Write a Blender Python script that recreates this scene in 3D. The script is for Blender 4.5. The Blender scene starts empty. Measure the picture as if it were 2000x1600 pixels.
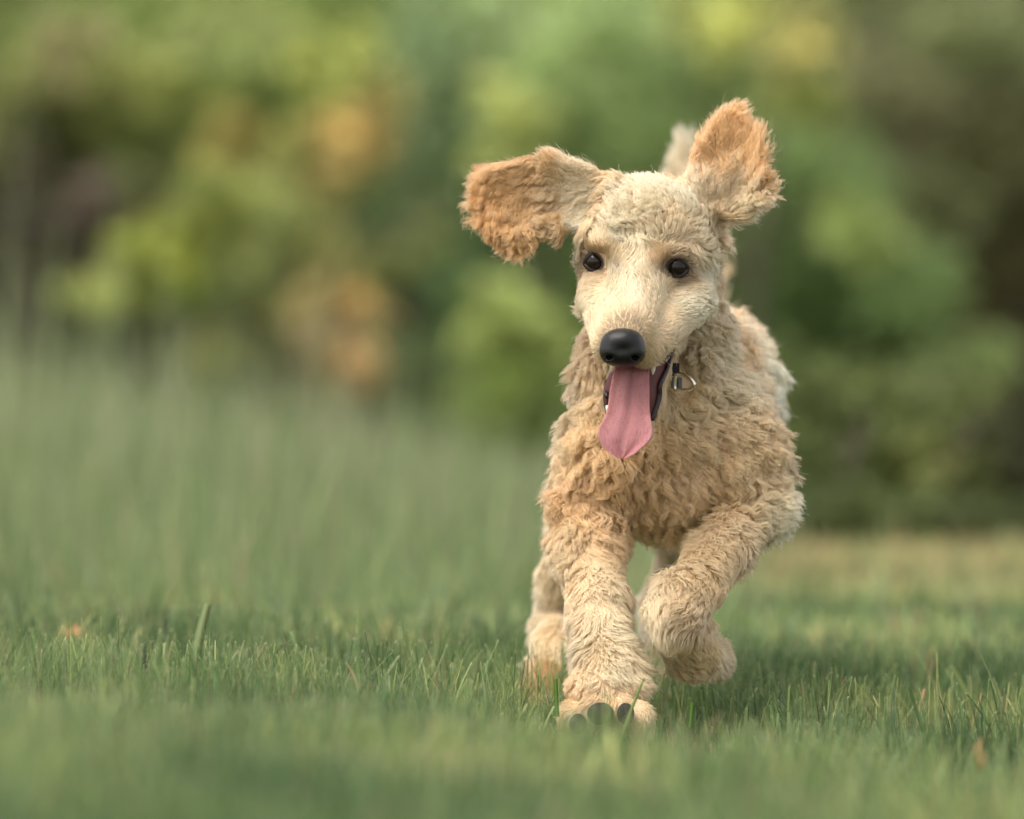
import bpy, math, random
import numpy as np
from mathutils import Vector, kdtree
from mathutils.bvhtree import BVHTree

C = bpy.context.scene.collection
sc = bpy.context.scene
rng = np.random.default_rng(7)
random.seed(7)

# ------------------------------------------------------------------ camera, sky, sun, exposure
DF = 5.6                      # metres from the lens to the plane of focus (the dog's eyes)
CH = 0.297                    # lens height over the lawn
HZ = 850                      # photograph row of the horizon
MMPX = 0.504e-3               # metres per photograph pixel in the plane of focus
cam_d = bpy.data.cameras.new('camera')
cam = bpy.data.objects.new('camera', cam_d); C.objects.link(cam)
cam.location = (0, -DF, CH); cam.rotation_euler = (math.pi/2, 0, 0)
cam_d.sensor_width = 36; cam_d.lens = 200; cam_d.shift_y = 0.025
cam_d.clip_start = 0.1; cam_d.clip_end = 400
cam_d.dof.use_dof = True; cam_d.dof.focus_distance = DF + 0.0; cam_d.dof.aperture_fstop = 3.35
sc.camera = cam

SUN_EL, SUN_AZ = math.radians(52), math.radians(-62)   # azimuth from +Y towards +X ; light comes from behind-left of the lens
world = bpy.data.worlds.new('World'); sc.world = world; world.use_nodes = True
wn = world.node_tree; wn.nodes.clear()
sky = wn.nodes.new('ShaderNodeTexSky'); sky.sky_type = 'NISHITA'; sky.sun_disc = False
sky.sun_elevation = SUN_EL; sky.air_density = 1.0; sky.dust_density = 3.0
hs = wn.nodes.new('ShaderNodeHueSaturation'); hs.inputs['Saturation'].default_value = 0.15
bg = wn.nodes.new('ShaderNodeBackground'); bg.inputs['Strength'].default_value = 0.15
wo = wn.nodes.new('ShaderNodeOutputWorld')
wn.links.new(sky.outputs[0], hs.inputs['Color']); wn.links.new(hs.outputs[0], bg.inputs[0]); wn.links.new(bg.outputs[0], wo.inputs[0])
sun_d = bpy.data.lights.new('sun', 'SUN'); sun_d.energy = 1.3; sun_d.angle = math.radians(40); sun_d.color = (1.0, 0.88, 0.70)
sun = bpy.data.objects.new('sun', sun_d); C.objects.link(sun)
SD = Vector((-0.36, -0.34, 0.87)).normalized()       # towards the sun
sun.rotation_euler = SD.to_track_quat('Z', 'Y').to_euler()
sky.sun_rotation = math.atan2(SD.x, SD.y)
sky.sun_elevation = math.asin(SD.z)
sc.view_settings.view_transform = 'Standard'; sc.view_settings.look = 'None'
sc.view_settings.exposure = 0.95; sc.view_settings.gamma = 1.0; sc.view_settings.use_curve_mapping = False
sc.cycles.use_denoising = True
sc.cycles.max_bounces = 8; sc.cycles.diffuse_bounces = 4; sc.cycles.transmission_bounces = 6
sc.cycles.transparent_max_bounces = 8
sc.cycles_curves.shape = 'RIBBONS'

# ------------------------------------------------------------------ helpers
def P(px, py, y=0.0):
    s = MMPX*(DF+y)/DF
    return np.array([(px-1000)*s, y, CH+(HZ-py)*s])
def PX(p):
    s = MMPX*(DF+p[..., 1])/DF
    return 1000+p[..., 0]/s, HZ-(p[..., 2]-CH)/s
def norm(v): return v/np.maximum(np.linalg.norm(v, axis=-1, keepdims=True), 1e-9)
class Noise:
    def __init__(s, freq, seed, n=14):
        r = np.random.default_rng(seed)
        s.k = norm(r.normal(size=(n, 3)))*freq*r.uniform(0.5, 1.5, (n, 1)); s.p = r.uniform(0, 6.28, n); s.n = n
    def __call__(s, p):
        return np.sin(p@s.k.T+s.p).sum(1)/math.sqrt(s.n/2)
def V3(freq, seed, p):
    return np.stack([Noise(freq, seed+i)(p) for i in range(3)], 1)
def link(name, data, parent=None):
    o = bpy.data.objects.new(name, data); C.objects.link(o)
    if parent is not None: o.parent = parent
    return o
def tag(o, label=None, cat=None, group=None, kind=None):
    if label: o['label'] = label
    if cat: o['category'] = cat
    if group: o['group'] = group
    if kind: o['kind'] = kind
    return o
def empty(name, loc=(0, 0, 0)):
    o = bpy.data.objects.new(name, None); C.objects.link(o); o.location = loc; return o
def mk_mesh(name, verts, faces, mat=None, parent=None, col=None, smooth=True, origin=None):
    """verts (N,3); faces (M,3|4) array; col (N,3|4) point colours"""
    me = bpy.data.meshes.new(name)
    verts = np.asarray(verts, np.float32); faces = np.asarray(faces, np.int32)
    k = faces.shape[1]
    me.vertices.add(len(verts)); me.vertices.foreach_set('co', verts.ravel())
    me.loops.add(faces.size); me.loops.foreach_set('vertex_index', faces.ravel())
    me.polygons.add(len(faces)); me.polygons.foreach_set('loop_start', np.arange(len(faces), dtype=np.int32)*k)
    try: me.polygons.foreach_set('loop_total', np.full(len(faces), k, np.int32))
    except Exception: pass
    me.polygons.foreach_set('use_smooth', np.full(len(faces), smooth))
    if col is not None:
        a = me.attributes.new('col', 'FLOAT_COLOR', 'POINT')
        c = np.ones((len(verts), 4), np.float32); c[:, :3] = np.asarray(col)[:, :3]
        a.data.foreach_set('color', c.ravel())
    me.update(calc_edges=True); me.validate()
    if mat: me.materials.append(mat)
    o = link(name, me, parent)
    return o

def mat(name, rough=0.6, color=(0.5, 0.5, 0.5), attr=None, translucent=0.0, spec=0.5, sss=0.0, sss_col=None, metallic=0.0, coat=0.0, bump=None, var=None, sheen=0.0):
    m = bpy.data.materials.new(name); m.use_nodes = True
    nt = m.node_tree; b = nt.nodes['Principled BSDF']; out = nt.nodes['Material Output']
    b.inputs['Roughness'].default_value = rough; b.inputs['Metallic'].default_value = metallic
    b.inputs['Specular IOR Level'].default_value = spec
    b.inputs['Coat Weight'].default_value = coat
    b.inputs['Sheen Weight'].default_value = sheen
    b.inputs['Base Color'].default_value = (*color, 1)
    src = None
    if attr:
        a = nt.nodes.new('ShaderNodeAttribute'); a.attribute_name = attr; src = a.outputs['Color']
    if var:      # (scale, amount, colour2): fine blotches of a second colour
        tc = nt.nodes.new('ShaderNodeTexCoord'); no = nt.nodes.new('ShaderNodeTexNoise'); no.inputs['Scale'].default_value = var[0]; no.inputs['Detail'].default_value = 6
        nt.links.new(tc.outputs['Object'], no.inputs['Vector'])
        rp = nt.nodes.new('ShaderNodeValToRGB'); rp.color_ramp.elements[0].position = 0.35; rp.color_ramp.elements[1].position = 0.7
        rp.color_ramp.elements[0].color = (0, 0, 0, 1); rp.color_ramp.elements[1].color = (var[1],)*3+(1,)
        nt.links.new(no.outputs['Fac'], rp.inputs[0])
        mx = nt.nodes.new('ShaderNodeMixRGB'); nt.links.new(rp.outputs[0], mx.inputs['Fac'])
        if src: nt.links.new(src, mx.inputs['Color1'])
        else: mx.inputs['Color1'].default_value = (*color, 1)
        mx.inputs['Color2'].default_value = (*var[2], 1); src = mx.outputs[0]
    if src: nt.links.new(src, b.inputs['Base Color'])
    if sss:
        b.inputs['Subsurface Weight'].default_value = sss; b.inputs['Subsurface Radius'].default_value = (1, .35, .25); b.inputs['Subsurface Scale'].default_value = 0.006
    if bump:
        tc = nt.nodes.new('ShaderNodeTexCoord'); tx = nt.nodes.new('ShaderNodeTexVoronoi' if bump[2] == 'v' else 'ShaderNodeTexNoise'); tx.inputs['Scale'].default_value = bump[0]
        bp = nt.nodes.new('ShaderNodeBump'); bp.inputs['Strength'].default_value = bump[1]; bp.inputs['Distance'].default_value = 0.001
        nt.links.new(tc.outputs['Object'], tx.inputs['Vector']); nt.links.new(tx.outputs[0], bp.inputs['Height']); nt.links.new(bp.outputs[0], b.inputs['Normal'])
    if translucent:
        t = nt.nodes.new('ShaderNodeBsdfTranslucent'); ms = nt.nodes.new('ShaderNodeMixShader'); ms.inputs[0].default_value = translucent
        if src: nt.links.new(src, t.inputs['Color'])
        else: t.inputs['Color'].default_value = (*color, 1)
        nt.links.new(b.outputs[0], ms.inputs[1]); nt.links.new(t.outputs[0], ms.inputs[2]); nt.links.new(ms.outputs[0], out.inputs['Surface'])
    return m

def tube(path, rad, seg=10, closed=False):
    """verts, quads of a tube through path (N,3) with radii"""
    path = np.asarray(path, float); n = len(path); rad = np.broadcast_to(rad, (n,))
    if closed: t = norm(np.roll(path, -1, 0)-np.roll(path, 1, 0))
    else: t = norm(np.gradient(path, axis=0))
    ref = np.array([0.13, 0.9, 0.2]); u = norm(np.cross(t, ref)); v = np.cross(t, u)
    a = np.linspace(0, 2*np.pi, seg, endpoint=False)
    ring = path[:, None]+rad[:, None, None]*(np.cos(a)[None, :, None]*u[:, None]+np.sin(a)[None, :, None]*v[:, None])
    vs = ring.reshape(-1, 3); f = []
    m = n if closed else n-1
    for i in range(m):
        j = (i+1) % n
        for k in range(seg):
            f.append((i*seg+k, i*seg+(k+1) % seg, j*seg+(k+1) % seg, j*seg+k))
    if not closed:
        c0 = len(vs); vs = np.vstack([vs, path[0], path[-1]])
        for k in range(seg):
            f.append((c0, (k+1) % seg, k, c0)); o = (n-1)*seg
            f.append((c0+1, o+k, o+(k+1) % seg, c0+1))
    return vs, f
def tube_obj(name, path, rad, m, parent=None, seg=10, closed=False):
    vs, f = tube(path, rad, seg, closed)
    me = bpy.data.meshes.new(name); me.from_pydata([tuple(v) for v in vs], [], [tuple(dict.fromkeys(q)) for q in f]); me.update()
    for p in me.polygons: p.use_smooth = True
    me.materials.append(m); return link(name, me, parent)

# ------------------------------------------------------------------ signed-distance modelling (surface nets)
class Field:
    def __init__(s, lo, hi, res):
        s.lo = np.array(lo, float); s.res = res
        s.n = np.ceil((np.array(hi)-s.lo)/res).astype(int)+1
        s.F = np.full(tuple(s.n), 0.2, np.float32)
        s.ax = [s.lo[i]+res*np.arange(s.n[i]) for i in range(3)]
    def block(s, lo, hi):
        a = np.maximum(0, np.floor((np.array(lo)-s.lo)/s.res).astype(int)); b = np.minimum(s.n, np.ceil((np.array(hi)-s.lo)/s.res).astype(int)+1)
        if np.any(b <= a): return None, None
        X, Y, Z = np.meshgrid(*[s.ax[i][a[i]:b[i]] for i in range(3)], indexing='ij')
        return (slice(a[0], b[0]), slice(a[1], b[1]), slice(a[2], b[2])), np.stack([X, Y, Z], -1)
    def merge(s, sl, d, k, sub=False):
        f = s.F[sl]
        if sub:
            h = np.clip(0.5-0.5*(f+d)/k, 0, 1); s.F[sl] = f*(1-h)+(-d)*h+k*h*(1-h)
        else:
            h = np.clip(0.5+0.5*(d-f)/k, 0, 1); s.F[sl] = d*(1-h)+f*h-k*h*(1-h)
    def cone(s, a, b, ra, rb, k=0.012, sub=False):
        a = np.array(a); b = np.array(b); m = max(ra, rb)+0.03+k
        sl, p = s.block(np.minimum(a, b)-m, np.maximum(a, b)+m)
        if sl is None: return
        ba = b-a; t = np.clip(((p-a)@ba)/max(ba@ba, 1e-12), 0, 1)
        d = np.linalg.norm(p-a-t[..., None]*ba, axis=-1)-(ra+(rb-ra)*t); s.merge(sl, d, k, sub)
    def ell(s, c, r, k=0.012, ax=None, sub=False):
        c = np.array(c); r = np.array(r, float); m = r.max()+0.03+k
        sl, p = s.block(c-m, c+m)
        if sl is None: return
        q = p-c
        if ax is not None: q = q@np.array(ax).T
        k0 = np.linalg.norm(q/r, axis=-1); k1 = np.linalg.norm(q/(r*r), axis=-1)
        d = k0*(k0-1)/np.maximum(k1, 1e-6); d = np.where(k0 < 1e-4, -r.min(), d); s.merge(sl, d, k, sub)
    def slab(s, poly, yf, th, k, rnd):
        """flap: polygon (N,2) in x,z, depth yf(x,z), half thickness th"""
        poly = np.array(poly); lo = poly.min(0)-0.03; hi = poly.max(0)+0.03
        xz = np.array([(x, z) for x in (lo[0], hi[0]) for z in (lo[1], hi[1])]); ys = yf(xz[:, 0], xz[:, 1])
        sl, p = s.block((lo[0], ys.min()-0.04, lo[1]), (hi[0], ys.max()+0.04, hi[1]))
        x = p[:, 0, :, 0]; z = p[:, 0, :, 2]; d = np.full(x.shape, 1e9); sg = np.ones(x.shape)
        n = len(poly)
        for i in range(n):
            a = poly[i]; b = poly[(i-1) % n]; ex, ez = b-a; wx, wz = x-a[0], z-a[1]
            t = np.clip((wx*ex+wz*ez)/(ex*ex+ez*ez), 0, 1); d = np.minimum(d, (wx-ex*t)**2+(wz-ez*t)**2)
            c1 = z >= a[1]; c2 = z < b[1]; c3 = ex*wz > ez*wx
            sg = np.where((c1 & c2 & c3) | (~c1 & ~c2 & ~c3), -sg, sg)
        d2 = sg*np.sqrt(d)+rnd
        dy = np.abs(p[..., 1]-yf(p[..., 0], p[..., 2]))-th
        D2 = np.broadcast_to(d2[:, None, :], dy.shape)
        dd = np.minimum(np.maximum(D2, dy), 0)+np.sqrt(np.maximum(D2, 0)**2+np.maximum(dy, 0)**2)-rnd*0.5
        s.merge(sl, dd, k)
    def mesh(s):
        F = s.F; ins = F < 0
        nx, ny, nz = F.shape
        c = [ins[i:nx-1+i, j:ny-1+j, k:nz-1+k] for i in (0, 1) for j in (0, 1) for k in (0, 1)]
        anyi = np.logical_or.reduce(c); alli = np.logical_and.reduce(c); act = anyi & ~alli
        I, J, K = np.nonzero(act); n = len(I)
        idx = np.full(act.shape, -1, np.int32); idx[I, J, K] = np.arange(n)
        acc = np.zeros((n, 3)); cnt = np.zeros(n)
        corners = [(i, j, k) for i in (0, 1) for j in (0, 1) for k in (0, 1)]
        for a in corners:
            for ax in range(3):
                if a[ax]: continue
                b = list(a); b[ax] = 1
                fa = F[I+a[0], J+a[1], K+a[2]]; fb = F[I+b[0], J+b[1], K+b[2]]
                m = (fa < 0) != (fb < 0); t = np.where(m, fa/np.where(m, fa-fb, 1), 0)
                pt = np.tile(np.array(a, float), (n, 1)); pt[:, ax] += t
                acc += pt*m[:, None]; cnt += m
        v = np.stack([I, J, K], 1)+acc/np.maximum(cnt, 1)[:, None]
        v = s.lo+v*s.res
        faces = []
        for ax in range(3):
            o1, o2 = [(1, 2), (2, 0), (0, 1)][ax]
            sl0 = [slice(None)]*3; sl1 = [slice(None)]*3
            sl0[ax] = slice(0, F.shape[ax]-1); sl1[ax] = slice(1, F.shape[ax])
            A = ins[tuple(sl0)]; B = ins[tuple(sl1)]; m = A != B
            ii = np.stack(np.nonzero(m), 1)
            ok = (ii[:, o1] > 0) & (ii[:, o2] > 0) & (ii[:, o1] < F.shape[o1]-1) & (ii[:, o2] < F.shape[o2]-1); ii = ii[ok]
            def at(d1, d2):
                q = ii.copy(); q[:, o1] -= d1; q[:, o2] -= d2; return idx[q[:, 0], q[:, 1], q[:, 2]]
            q = np.stack([at(1, 1), at(0, 1), at(0, 0), at(1, 0)], 1)
            fl = ~A[ii[:, 0], ii[:, 1], ii[:, 2]]
            q[fl] = q[fl][:, ::-1]; faces.append(q)
        return v, np.vstack(faces)
def relax(v, f, it=2, lam=0.5):
    n = len(v)
    for _ in range(it):
        acc = np.zeros_like(v); cnt = np.zeros(n)
        for a, b in ((0, 1), (1, 2), (2, 3), (3, 0)):
            for x, y in ((a, b), (b, a)):
                for d in range(3): acc[:, d] += np.bincount(f[:, x], weights=v[f[:, y], d], minlength=n)
                cnt += np.bincount(f[:, x], minlength=n)
        v = v+(acc/np.maximum(cnt, 1)[:, None]-v)*lam
    return v

# ------------------------------------------------------------------ ground
def gz(x, y):
    """height of the lawn: a slight rise to the left, falling off in the distance"""
    l = (0.030/(1+np.exp((x+0.15)/0.14))-0.012)*np.exp(-(y/2.6)**2)
    b = 0.012*np.sin(x*2.1+0.4)*np.sin(y*1.3+1.0)+0.005*np.sin(x*7+1)*np.sin(y*5)
    return l+b-0.013*np.exp(-((x-0.10)/0.14)**2-((y+0.30)/0.38)**2)-0.016*np.exp(-((x-0.48)/0.25)**2-(y/1.5)**2)
GSTART = len(C.objects)
#@@GROUND
m_ground = mat('soil_and_thatch', 0.95, (0.06, 0.075, 0.03), var=(9.0, 0.8, (0.10, 0.085, 0.045)), bump=(60, 0.6, 'n'))
xs = np.concatenate([-np.geomspace(90, 2.2, 26), np.linspace(-2, 2, 61), np.geomspace(2.2, 90, 26)])
ys = np.concatenate([np.linspace(-8, -2.1, 12), np.linspace(-2, 3, 61), np.geomspace(3.2, 160, 44)])
X, Y = np.meshgrid(xs, ys); v = np.stack([X, Y, gz(X, Y)], -1).reshape(-1, 3)
nx = len(xs); i, j = np.meshgrid(np.arange(nx-1), np.arange(len(ys)-1)); a = (j*nx+i).ravel()
g = mk_mesh('ground', v, np.stack([a, a+1, a+nx+1, a+nx], 1), m_ground); tag(g, 'soil under the mown lawn', None, None, 'structure')

m_grass = mat('grass_blade', 0.42, attr='col', translucent=0.35, spec=0.2)
def blades(name, x, y, h, w, lean, az, cols, tipw, bend=0.3, rows=4, tipcol=None, tipmix=0.0, z0=None):
    n = len(x)
    zb = gz(x, y) if z0 is None else z0
    tl = {3: [0, .6, 1], 4: [0, .4, .75, 1], 5: [0, .35, .7, .955, 1], 6: [0, .25, .5, .75, .965, 1]}[rows]
    t = np.array(tl)[None, :]
    la = rng.uniform(0, 2*np.pi, n)
    lx, ly = np.cos(la), np.sin(la)
    off = (lean[:, None]*t+bend*rng.uniform(-1, 1, n)[:, None]*t**2)*h[:, None]
    cx = x[:, None]+lx[:, None]*off; cy = y[:, None]+ly[:, None]*off
    cz = zb[:, None]+h[:, None]*(t-0.25*(lean[:, None]*t)**2)-0.004
    wp = (1-(1-tipw)[:, None]*t**1.8)*np.clip(0.75+t*0.8, 0, 1)*w[:, None]/2
    ca, sa = np.cos(az)[:, None], np.sin(az)[:, None]
    L = np.stack([cx-ca*wp, cy-sa*wp, cz], -1); R = np.stack([cx+ca*wp, cy+sa*wp, cz], -1)
    v = np.stack([L, R], 2).reshape(-1, 3)
    base = (np.arange(n)*rows*2)[:, None]; f = []
    for r in range(rows-1):
        f.append(np.concatenate([base+2*r, base+2*r+1, base+2*r+3, base+2*r+2], 1))
    f = np.stack(f, 1).reshape(-1, 4)
    tt = np.repeat(np.array(tl)[None, :], n, 0)
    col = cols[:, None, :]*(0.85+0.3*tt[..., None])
    if tipcol is not None:
        k = ((tt > 0.99)*1.0*tipmix[:, None])[..., None]; col = col*(1-k)+np.array(tipcol)*k
    col = np.repeat(col[:, :, None, :], 2, 2).reshape(-1, 3)
    o = mk_mesh(name, v, f, m_grass, None, col); return o
GP = np.array([(0.135, 0.205, 0.075), (0.175, 0.245, 0.095), (0.075, 0.125, 0.045), (0.23, 0.30, 0.11), (0.18, 0.235, 0.13), (0.27, 0.29, 0.13), (0.30, 0.22, 0.12)])
def gcols(n, p, x=None, y=None):
    c = GP[rng.choice(len(GP), n, p=p)]*np.array((1.10, 1.11, 1.10))*rng.uniform(0.8, 1.25, (n, 1))
    if x is not None:
        q = np.stack([x, y, x*0], 1); k = Noise(5.0, 91)(q)*0.13+Noise(1.2, 92)(q)*0.05+Noise(26, 93)(q)*0.18+Noise(12, 94)(q)*0.16
        c = c*np.clip(1+k, .4, 1.7)[:, None]; c[:, 0] *= np.clip(1+0.5*k, .6, 1.4)
    return c
def lawn():
    # close zone: every blade real
    n = 150000
    y = rng.uniform(-2.35, 1.3, n); hw = 0.092*(DF+y)*1.1+0.10
    x = rng.uniform(-1, 1, n)*hw
    tuft = Noise(28, 11)(np.stack([x, y, x*0], 1)); keep = rng.uniform(size=n) < np.clip(0.72+0.3*tuft, 0.15, 1)
    x, y = x[keep], y[keep]; n = len(x); q = np.stack([x, y, x*0], 1)
    h = rng.gamma(3.4, 1/3.4, n)*0.043*(1+0.20*Noise(9, 13)(q)+.12*Noise(24, 14)(q)); h *= np.where(rng.uniform(size=n) < 0.07, 1.6, 1)
    h = np.clip(h, 0.008, 0.092)
    w = rng.gamma(5, 1/5, n)*0.00115; broad = rng.uniform(size=n) < 0.045; w = np.where(broad, w*2.4, w); w = np.clip(w, 0.0006, 0.0058)
    hole = np.exp(-((x-0.11)/0.15)**4-((y+0.30)/0.38)**4); h = h*(1-0.66*hole)*(1-0.22/(1+np.exp(-(x-.12)/.08)))
    hole2 = np.exp(-((x-0.19)/0.09)**2-((y+0.0)/0.25)**2); h = h*(1-0.30*hole2)
    cut = rng.uniform(size=n) < 0.6
    c = gcols(n, [.27, .25, .17, .13, .10, .05, .03], x, y)
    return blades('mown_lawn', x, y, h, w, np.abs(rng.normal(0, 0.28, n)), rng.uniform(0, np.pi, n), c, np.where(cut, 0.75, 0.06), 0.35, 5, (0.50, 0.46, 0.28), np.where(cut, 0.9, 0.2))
def lawn_tall():
    n = 16000
    y = rng.uniform(-2.3, 1.6, n); hw = 0.092*(DF+y)*1.1+0.10; x = rng.uniform(-1, 1, n)*hw
    w = rng.gamma(6, 1/6, n)*0.0014; h = rng.gamma(10, 1/10, n)*(0.050+0.022/(1+np.exp((x+.05)/.12)))*np.where((np.abs(x-.13) < .12) & (y < .1) & (y > -.75), .4, 1); h = np.clip(h, .03, .115)
    c = gcols(n, [.15, .2, .35, .16, .06, .05, .03], x, y); cut = rng.uniform(size=n) < 0.35
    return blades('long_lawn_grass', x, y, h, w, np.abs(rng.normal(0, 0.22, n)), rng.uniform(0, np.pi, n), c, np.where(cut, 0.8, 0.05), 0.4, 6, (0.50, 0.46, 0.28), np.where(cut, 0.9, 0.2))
gt = lawn_tall(); tag(gt, 'scattered longer blades standing out of the mown lawn', 'grass', None, 'stuff')
gl = lawn(); tag(gl, 'short mown grass blades round the running dog', 'grass', None, 'stuff')
def lawn_far():
    n = 150000
    u = rng.uniform(size=n); y0, y1 = 1.1, 10.5
    d0, d1 = DF+y0, DF+y1; d = 1/(1/d0+(1/d1-1/d0)*u); y = d-DF          # density falls with the square of distance
    x = rng.uniform(-1, 1, n)*(0.12*d*1.15+0.3)
    s = d/6.7
    h = rng.gamma(9, 1/9, n)*0.045*(1+0.25*(s-1)*0.4); w = rng.gamma(5, 1/5, n)*0.0040*s
    c = gcols(n, [.22, .25, .10, .15, .12, .10, .06], x, y)
    c = c*(1.12+0.10*(s-1))[:, None]*np.array((1.05, 1.0, 1.0))
    c = c*(1-0.0*s[:, None])
    dry = np.clip((y-3.2)/2, 0, 1)*np.clip((x+0.1)/0.5, 0, 1)*(rng.uniform(size=n) < 0.65); c = c*(1-dry[:, None])+np.array([0.38, 0.30, 0.15])*dry[:, None]
    cut = rng.uniform(size=n) < 0.6
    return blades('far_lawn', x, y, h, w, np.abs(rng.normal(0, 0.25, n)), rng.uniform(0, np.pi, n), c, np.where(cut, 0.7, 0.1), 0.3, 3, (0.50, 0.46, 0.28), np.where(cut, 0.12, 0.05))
gf = lawn_far(); tag(gf, 'mown lawn stretching away behind the dog to the shrubs', 'grass', None, 'stuff')
def meadow():
    n = 75000
    y = rng.uniform(1.3, 12.0, n)
    d = DF+y
    edge = (0.01-0.008*(y-5))*0+0.02*d-0.10*np.clip(6-y, 0, 3)*0.6   # right edge of the unmown strip
    x = edge+0.35-rng.gamma(1.6, 1.2, n)*d*0.075
    keep = (x > -0.16*d-0.4) & (rng.uniform(size=n) < np.clip((y-1.0)/3.5, 0.1, 1)); x, y, d = x[keep], y[keep], d[keep]; n = len(x)
    inner = np.clip((edge[keep]+0.35-x)/(d*0.17), 0, 1)**0.8
    h = (0.05+0.27*inner*np.clip((y-1.3)/5, 0, 1)**1.1)*rng.gamma(6, 1/6, n); h *= np.where(rng.uniform(size=n) < 0.05, 1.55, 1)
    w = rng.uniform(0.0018, 0.0055, n)*(0.7+d*0.09)
    base = 1.28*np.array([(0.215, 0.245, 0.125), (0.165, 0.215, 0.095), (0.28, 0.285, 0.18), (0.11, 0.17, 0.062), (0.31, 0.27, 0.17)])
    c = base[rng.choice(5, n, p=[.3, .28, .18, .16, .08])]*rng.uniform(0.8, 1.2, (n, 1))
    k_ = (np.clip((y-1.8)/4.5, 0, 1)*0.75+0.25)[:, None]; c = c*k_+gcols(n, [.22, .25, .10, .15, .12, .10, .06])*1.15*(1-k_)
    return blades('tall_meadow_grass', x, y, h, w, np.abs(rng.normal(0, 0.16, n)), rng.uniform(0, np.pi, n), c, np.full(n, 0.15), 0.25, 4)
gm = meadow(); tag(gm, 'tall uncut grey-green grass left of the lawn', 'grass', None, 'stuff')

# ------------------------------------------------------------------ small things in the lawn
m_dry = mat('dry_straw', 0.6, attr='col', translucent=0.25)
def strip(name, pts, w, col, m=m_dry, parent=None):
    """a leaf blade through 3-D points with a folded cross-section"""
    pts = np.array(pts); n = len(pts); t = norm(np.gradient(pts, axis=0)); side = norm(np.cross(t, np.array([0.15, 1, 0.1]))); up = np.cross(side, t)
    w = np.broadcast_to(w, (n,))[:, None]
    v = np.stack([pts-side*w/2, pts-up*w*0.18, pts+side*w/2, pts+up*w*0.06], 1).reshape(-1, 3); f = []
    for i in range(n-1):
        a = i*4; b = a+4
        for k in range(4): f.append((a+k, a+(k+1) % 4, b+(k+1) % 4, b+k))
    return mk_mesh(name, v, f, m, parent, np.tile(np.array(col), (len(v), 1)))
def bez(p0, p1, p2, n=14):
    t = np.linspace(0, 1, n)[:, None]; return (1-t)**2*np.array(p0)+2*t*(1-t)*np.array(p1)+t*t*np.array(p2)
o = strip('dry_grass_shoot', bez(P(992, 1412, -0.10), P(1050, 1428, -0.14), P(1125, 1500, -0.20)), np.linspace(0.0015, 0.003, 14), (0.50, 0.22, 0.09))
tag(o, 'thin orange dead grass blade lying in front of the grounded hind paw', 'grass blade')
tallb = [((1818, 1470, -.12), (1800, 1420, -.12), (1776, 1342, -.12), 0.005, (0.10, 0.19, 0.06), 'tall leaning broad green blade standing alone right of the dog', 0.3),
         ((1205, 1475, -.17), (1225, 1400, -.16), (1258, 1325, -.15), 0.005, (0.20, 0.30, 0.08), 'long green blade crossing in front of the planted paw pads', 0.1),
         ((1088, 1400, -.10), (1086, 1350, -.10), (1085, 1326, -.10), 0.0045, (0.14, 0.26, 0.05), 'short upright cut blade against the left edge of the front leg', 0.8),
         ((372, 1360, .38), (380, 1270, .38), (406, 1180, .38), 0.013, (0.30, 0.37, 0.17), 'widest pale green blade rising above the lawn left of the dog', 0.4),
         ((570, 1385, .02), (562, 1340, .02), (531, 1292, .02), 0.0022, (0.06, 0.12, 0.04), 'thin dark arching blade in the middle of the left lawn', 0.1),
         ((180, 1350, .0), (165, 1320, .0), (139, 1306, .0), 0.0022, (0.06, 0.12, 0.04), 'thin dark blade bent to the left near the left edge', 0.1),
         ((1348, 1420, -.05), (1351, 1395, -.05), (1352, 1372, -.05), 0.004, (0.12, 0.24, 0.05), 'squat square-cut blade just right of the front paw', 0.9),
         ((1512, 1435, -.08), (1511, 1400, -.08), (1504, 1376, -.08), 0.0045, (0.22, 0.31, 0.12), 'pale blunt blade, left one of a forked pair', 0.8),
         ((1514, 1435, -.08), (1520, 1405, -.08), (1521, 1393, -.08), 0.004, (0.20, 0.30, 0.11), 'pale blunt blade, shorter right one of a forked pair', 0.8),
         ((1543, 1450, -.08), (1541, 1420, -.08), (1542, 1392, -.08), 0.005, (0.25, 0.33, 0.15), 'pale blunt blade standing beside the forked pair', 0.9),
         ((1940, 1540, -.2), (1960, 1480, -.2), (1984, 1408, -.2), 0.003, (0.12, 0.20, 0.06), 'thin pointed blade leaning right at the right edge', 0.1)]
for a, b, c_, w, col, lab, tip in tallb:
    o = strip('grass_shoot', bez(P(*a), P(*b), P(*c_)), w*np.linspace(1, tip if tip > .2 else .15, 14)**0.6, col, m_grass)
    tag(o, lab, 'grass blade', 'single grass blades taller than the lawn')
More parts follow.
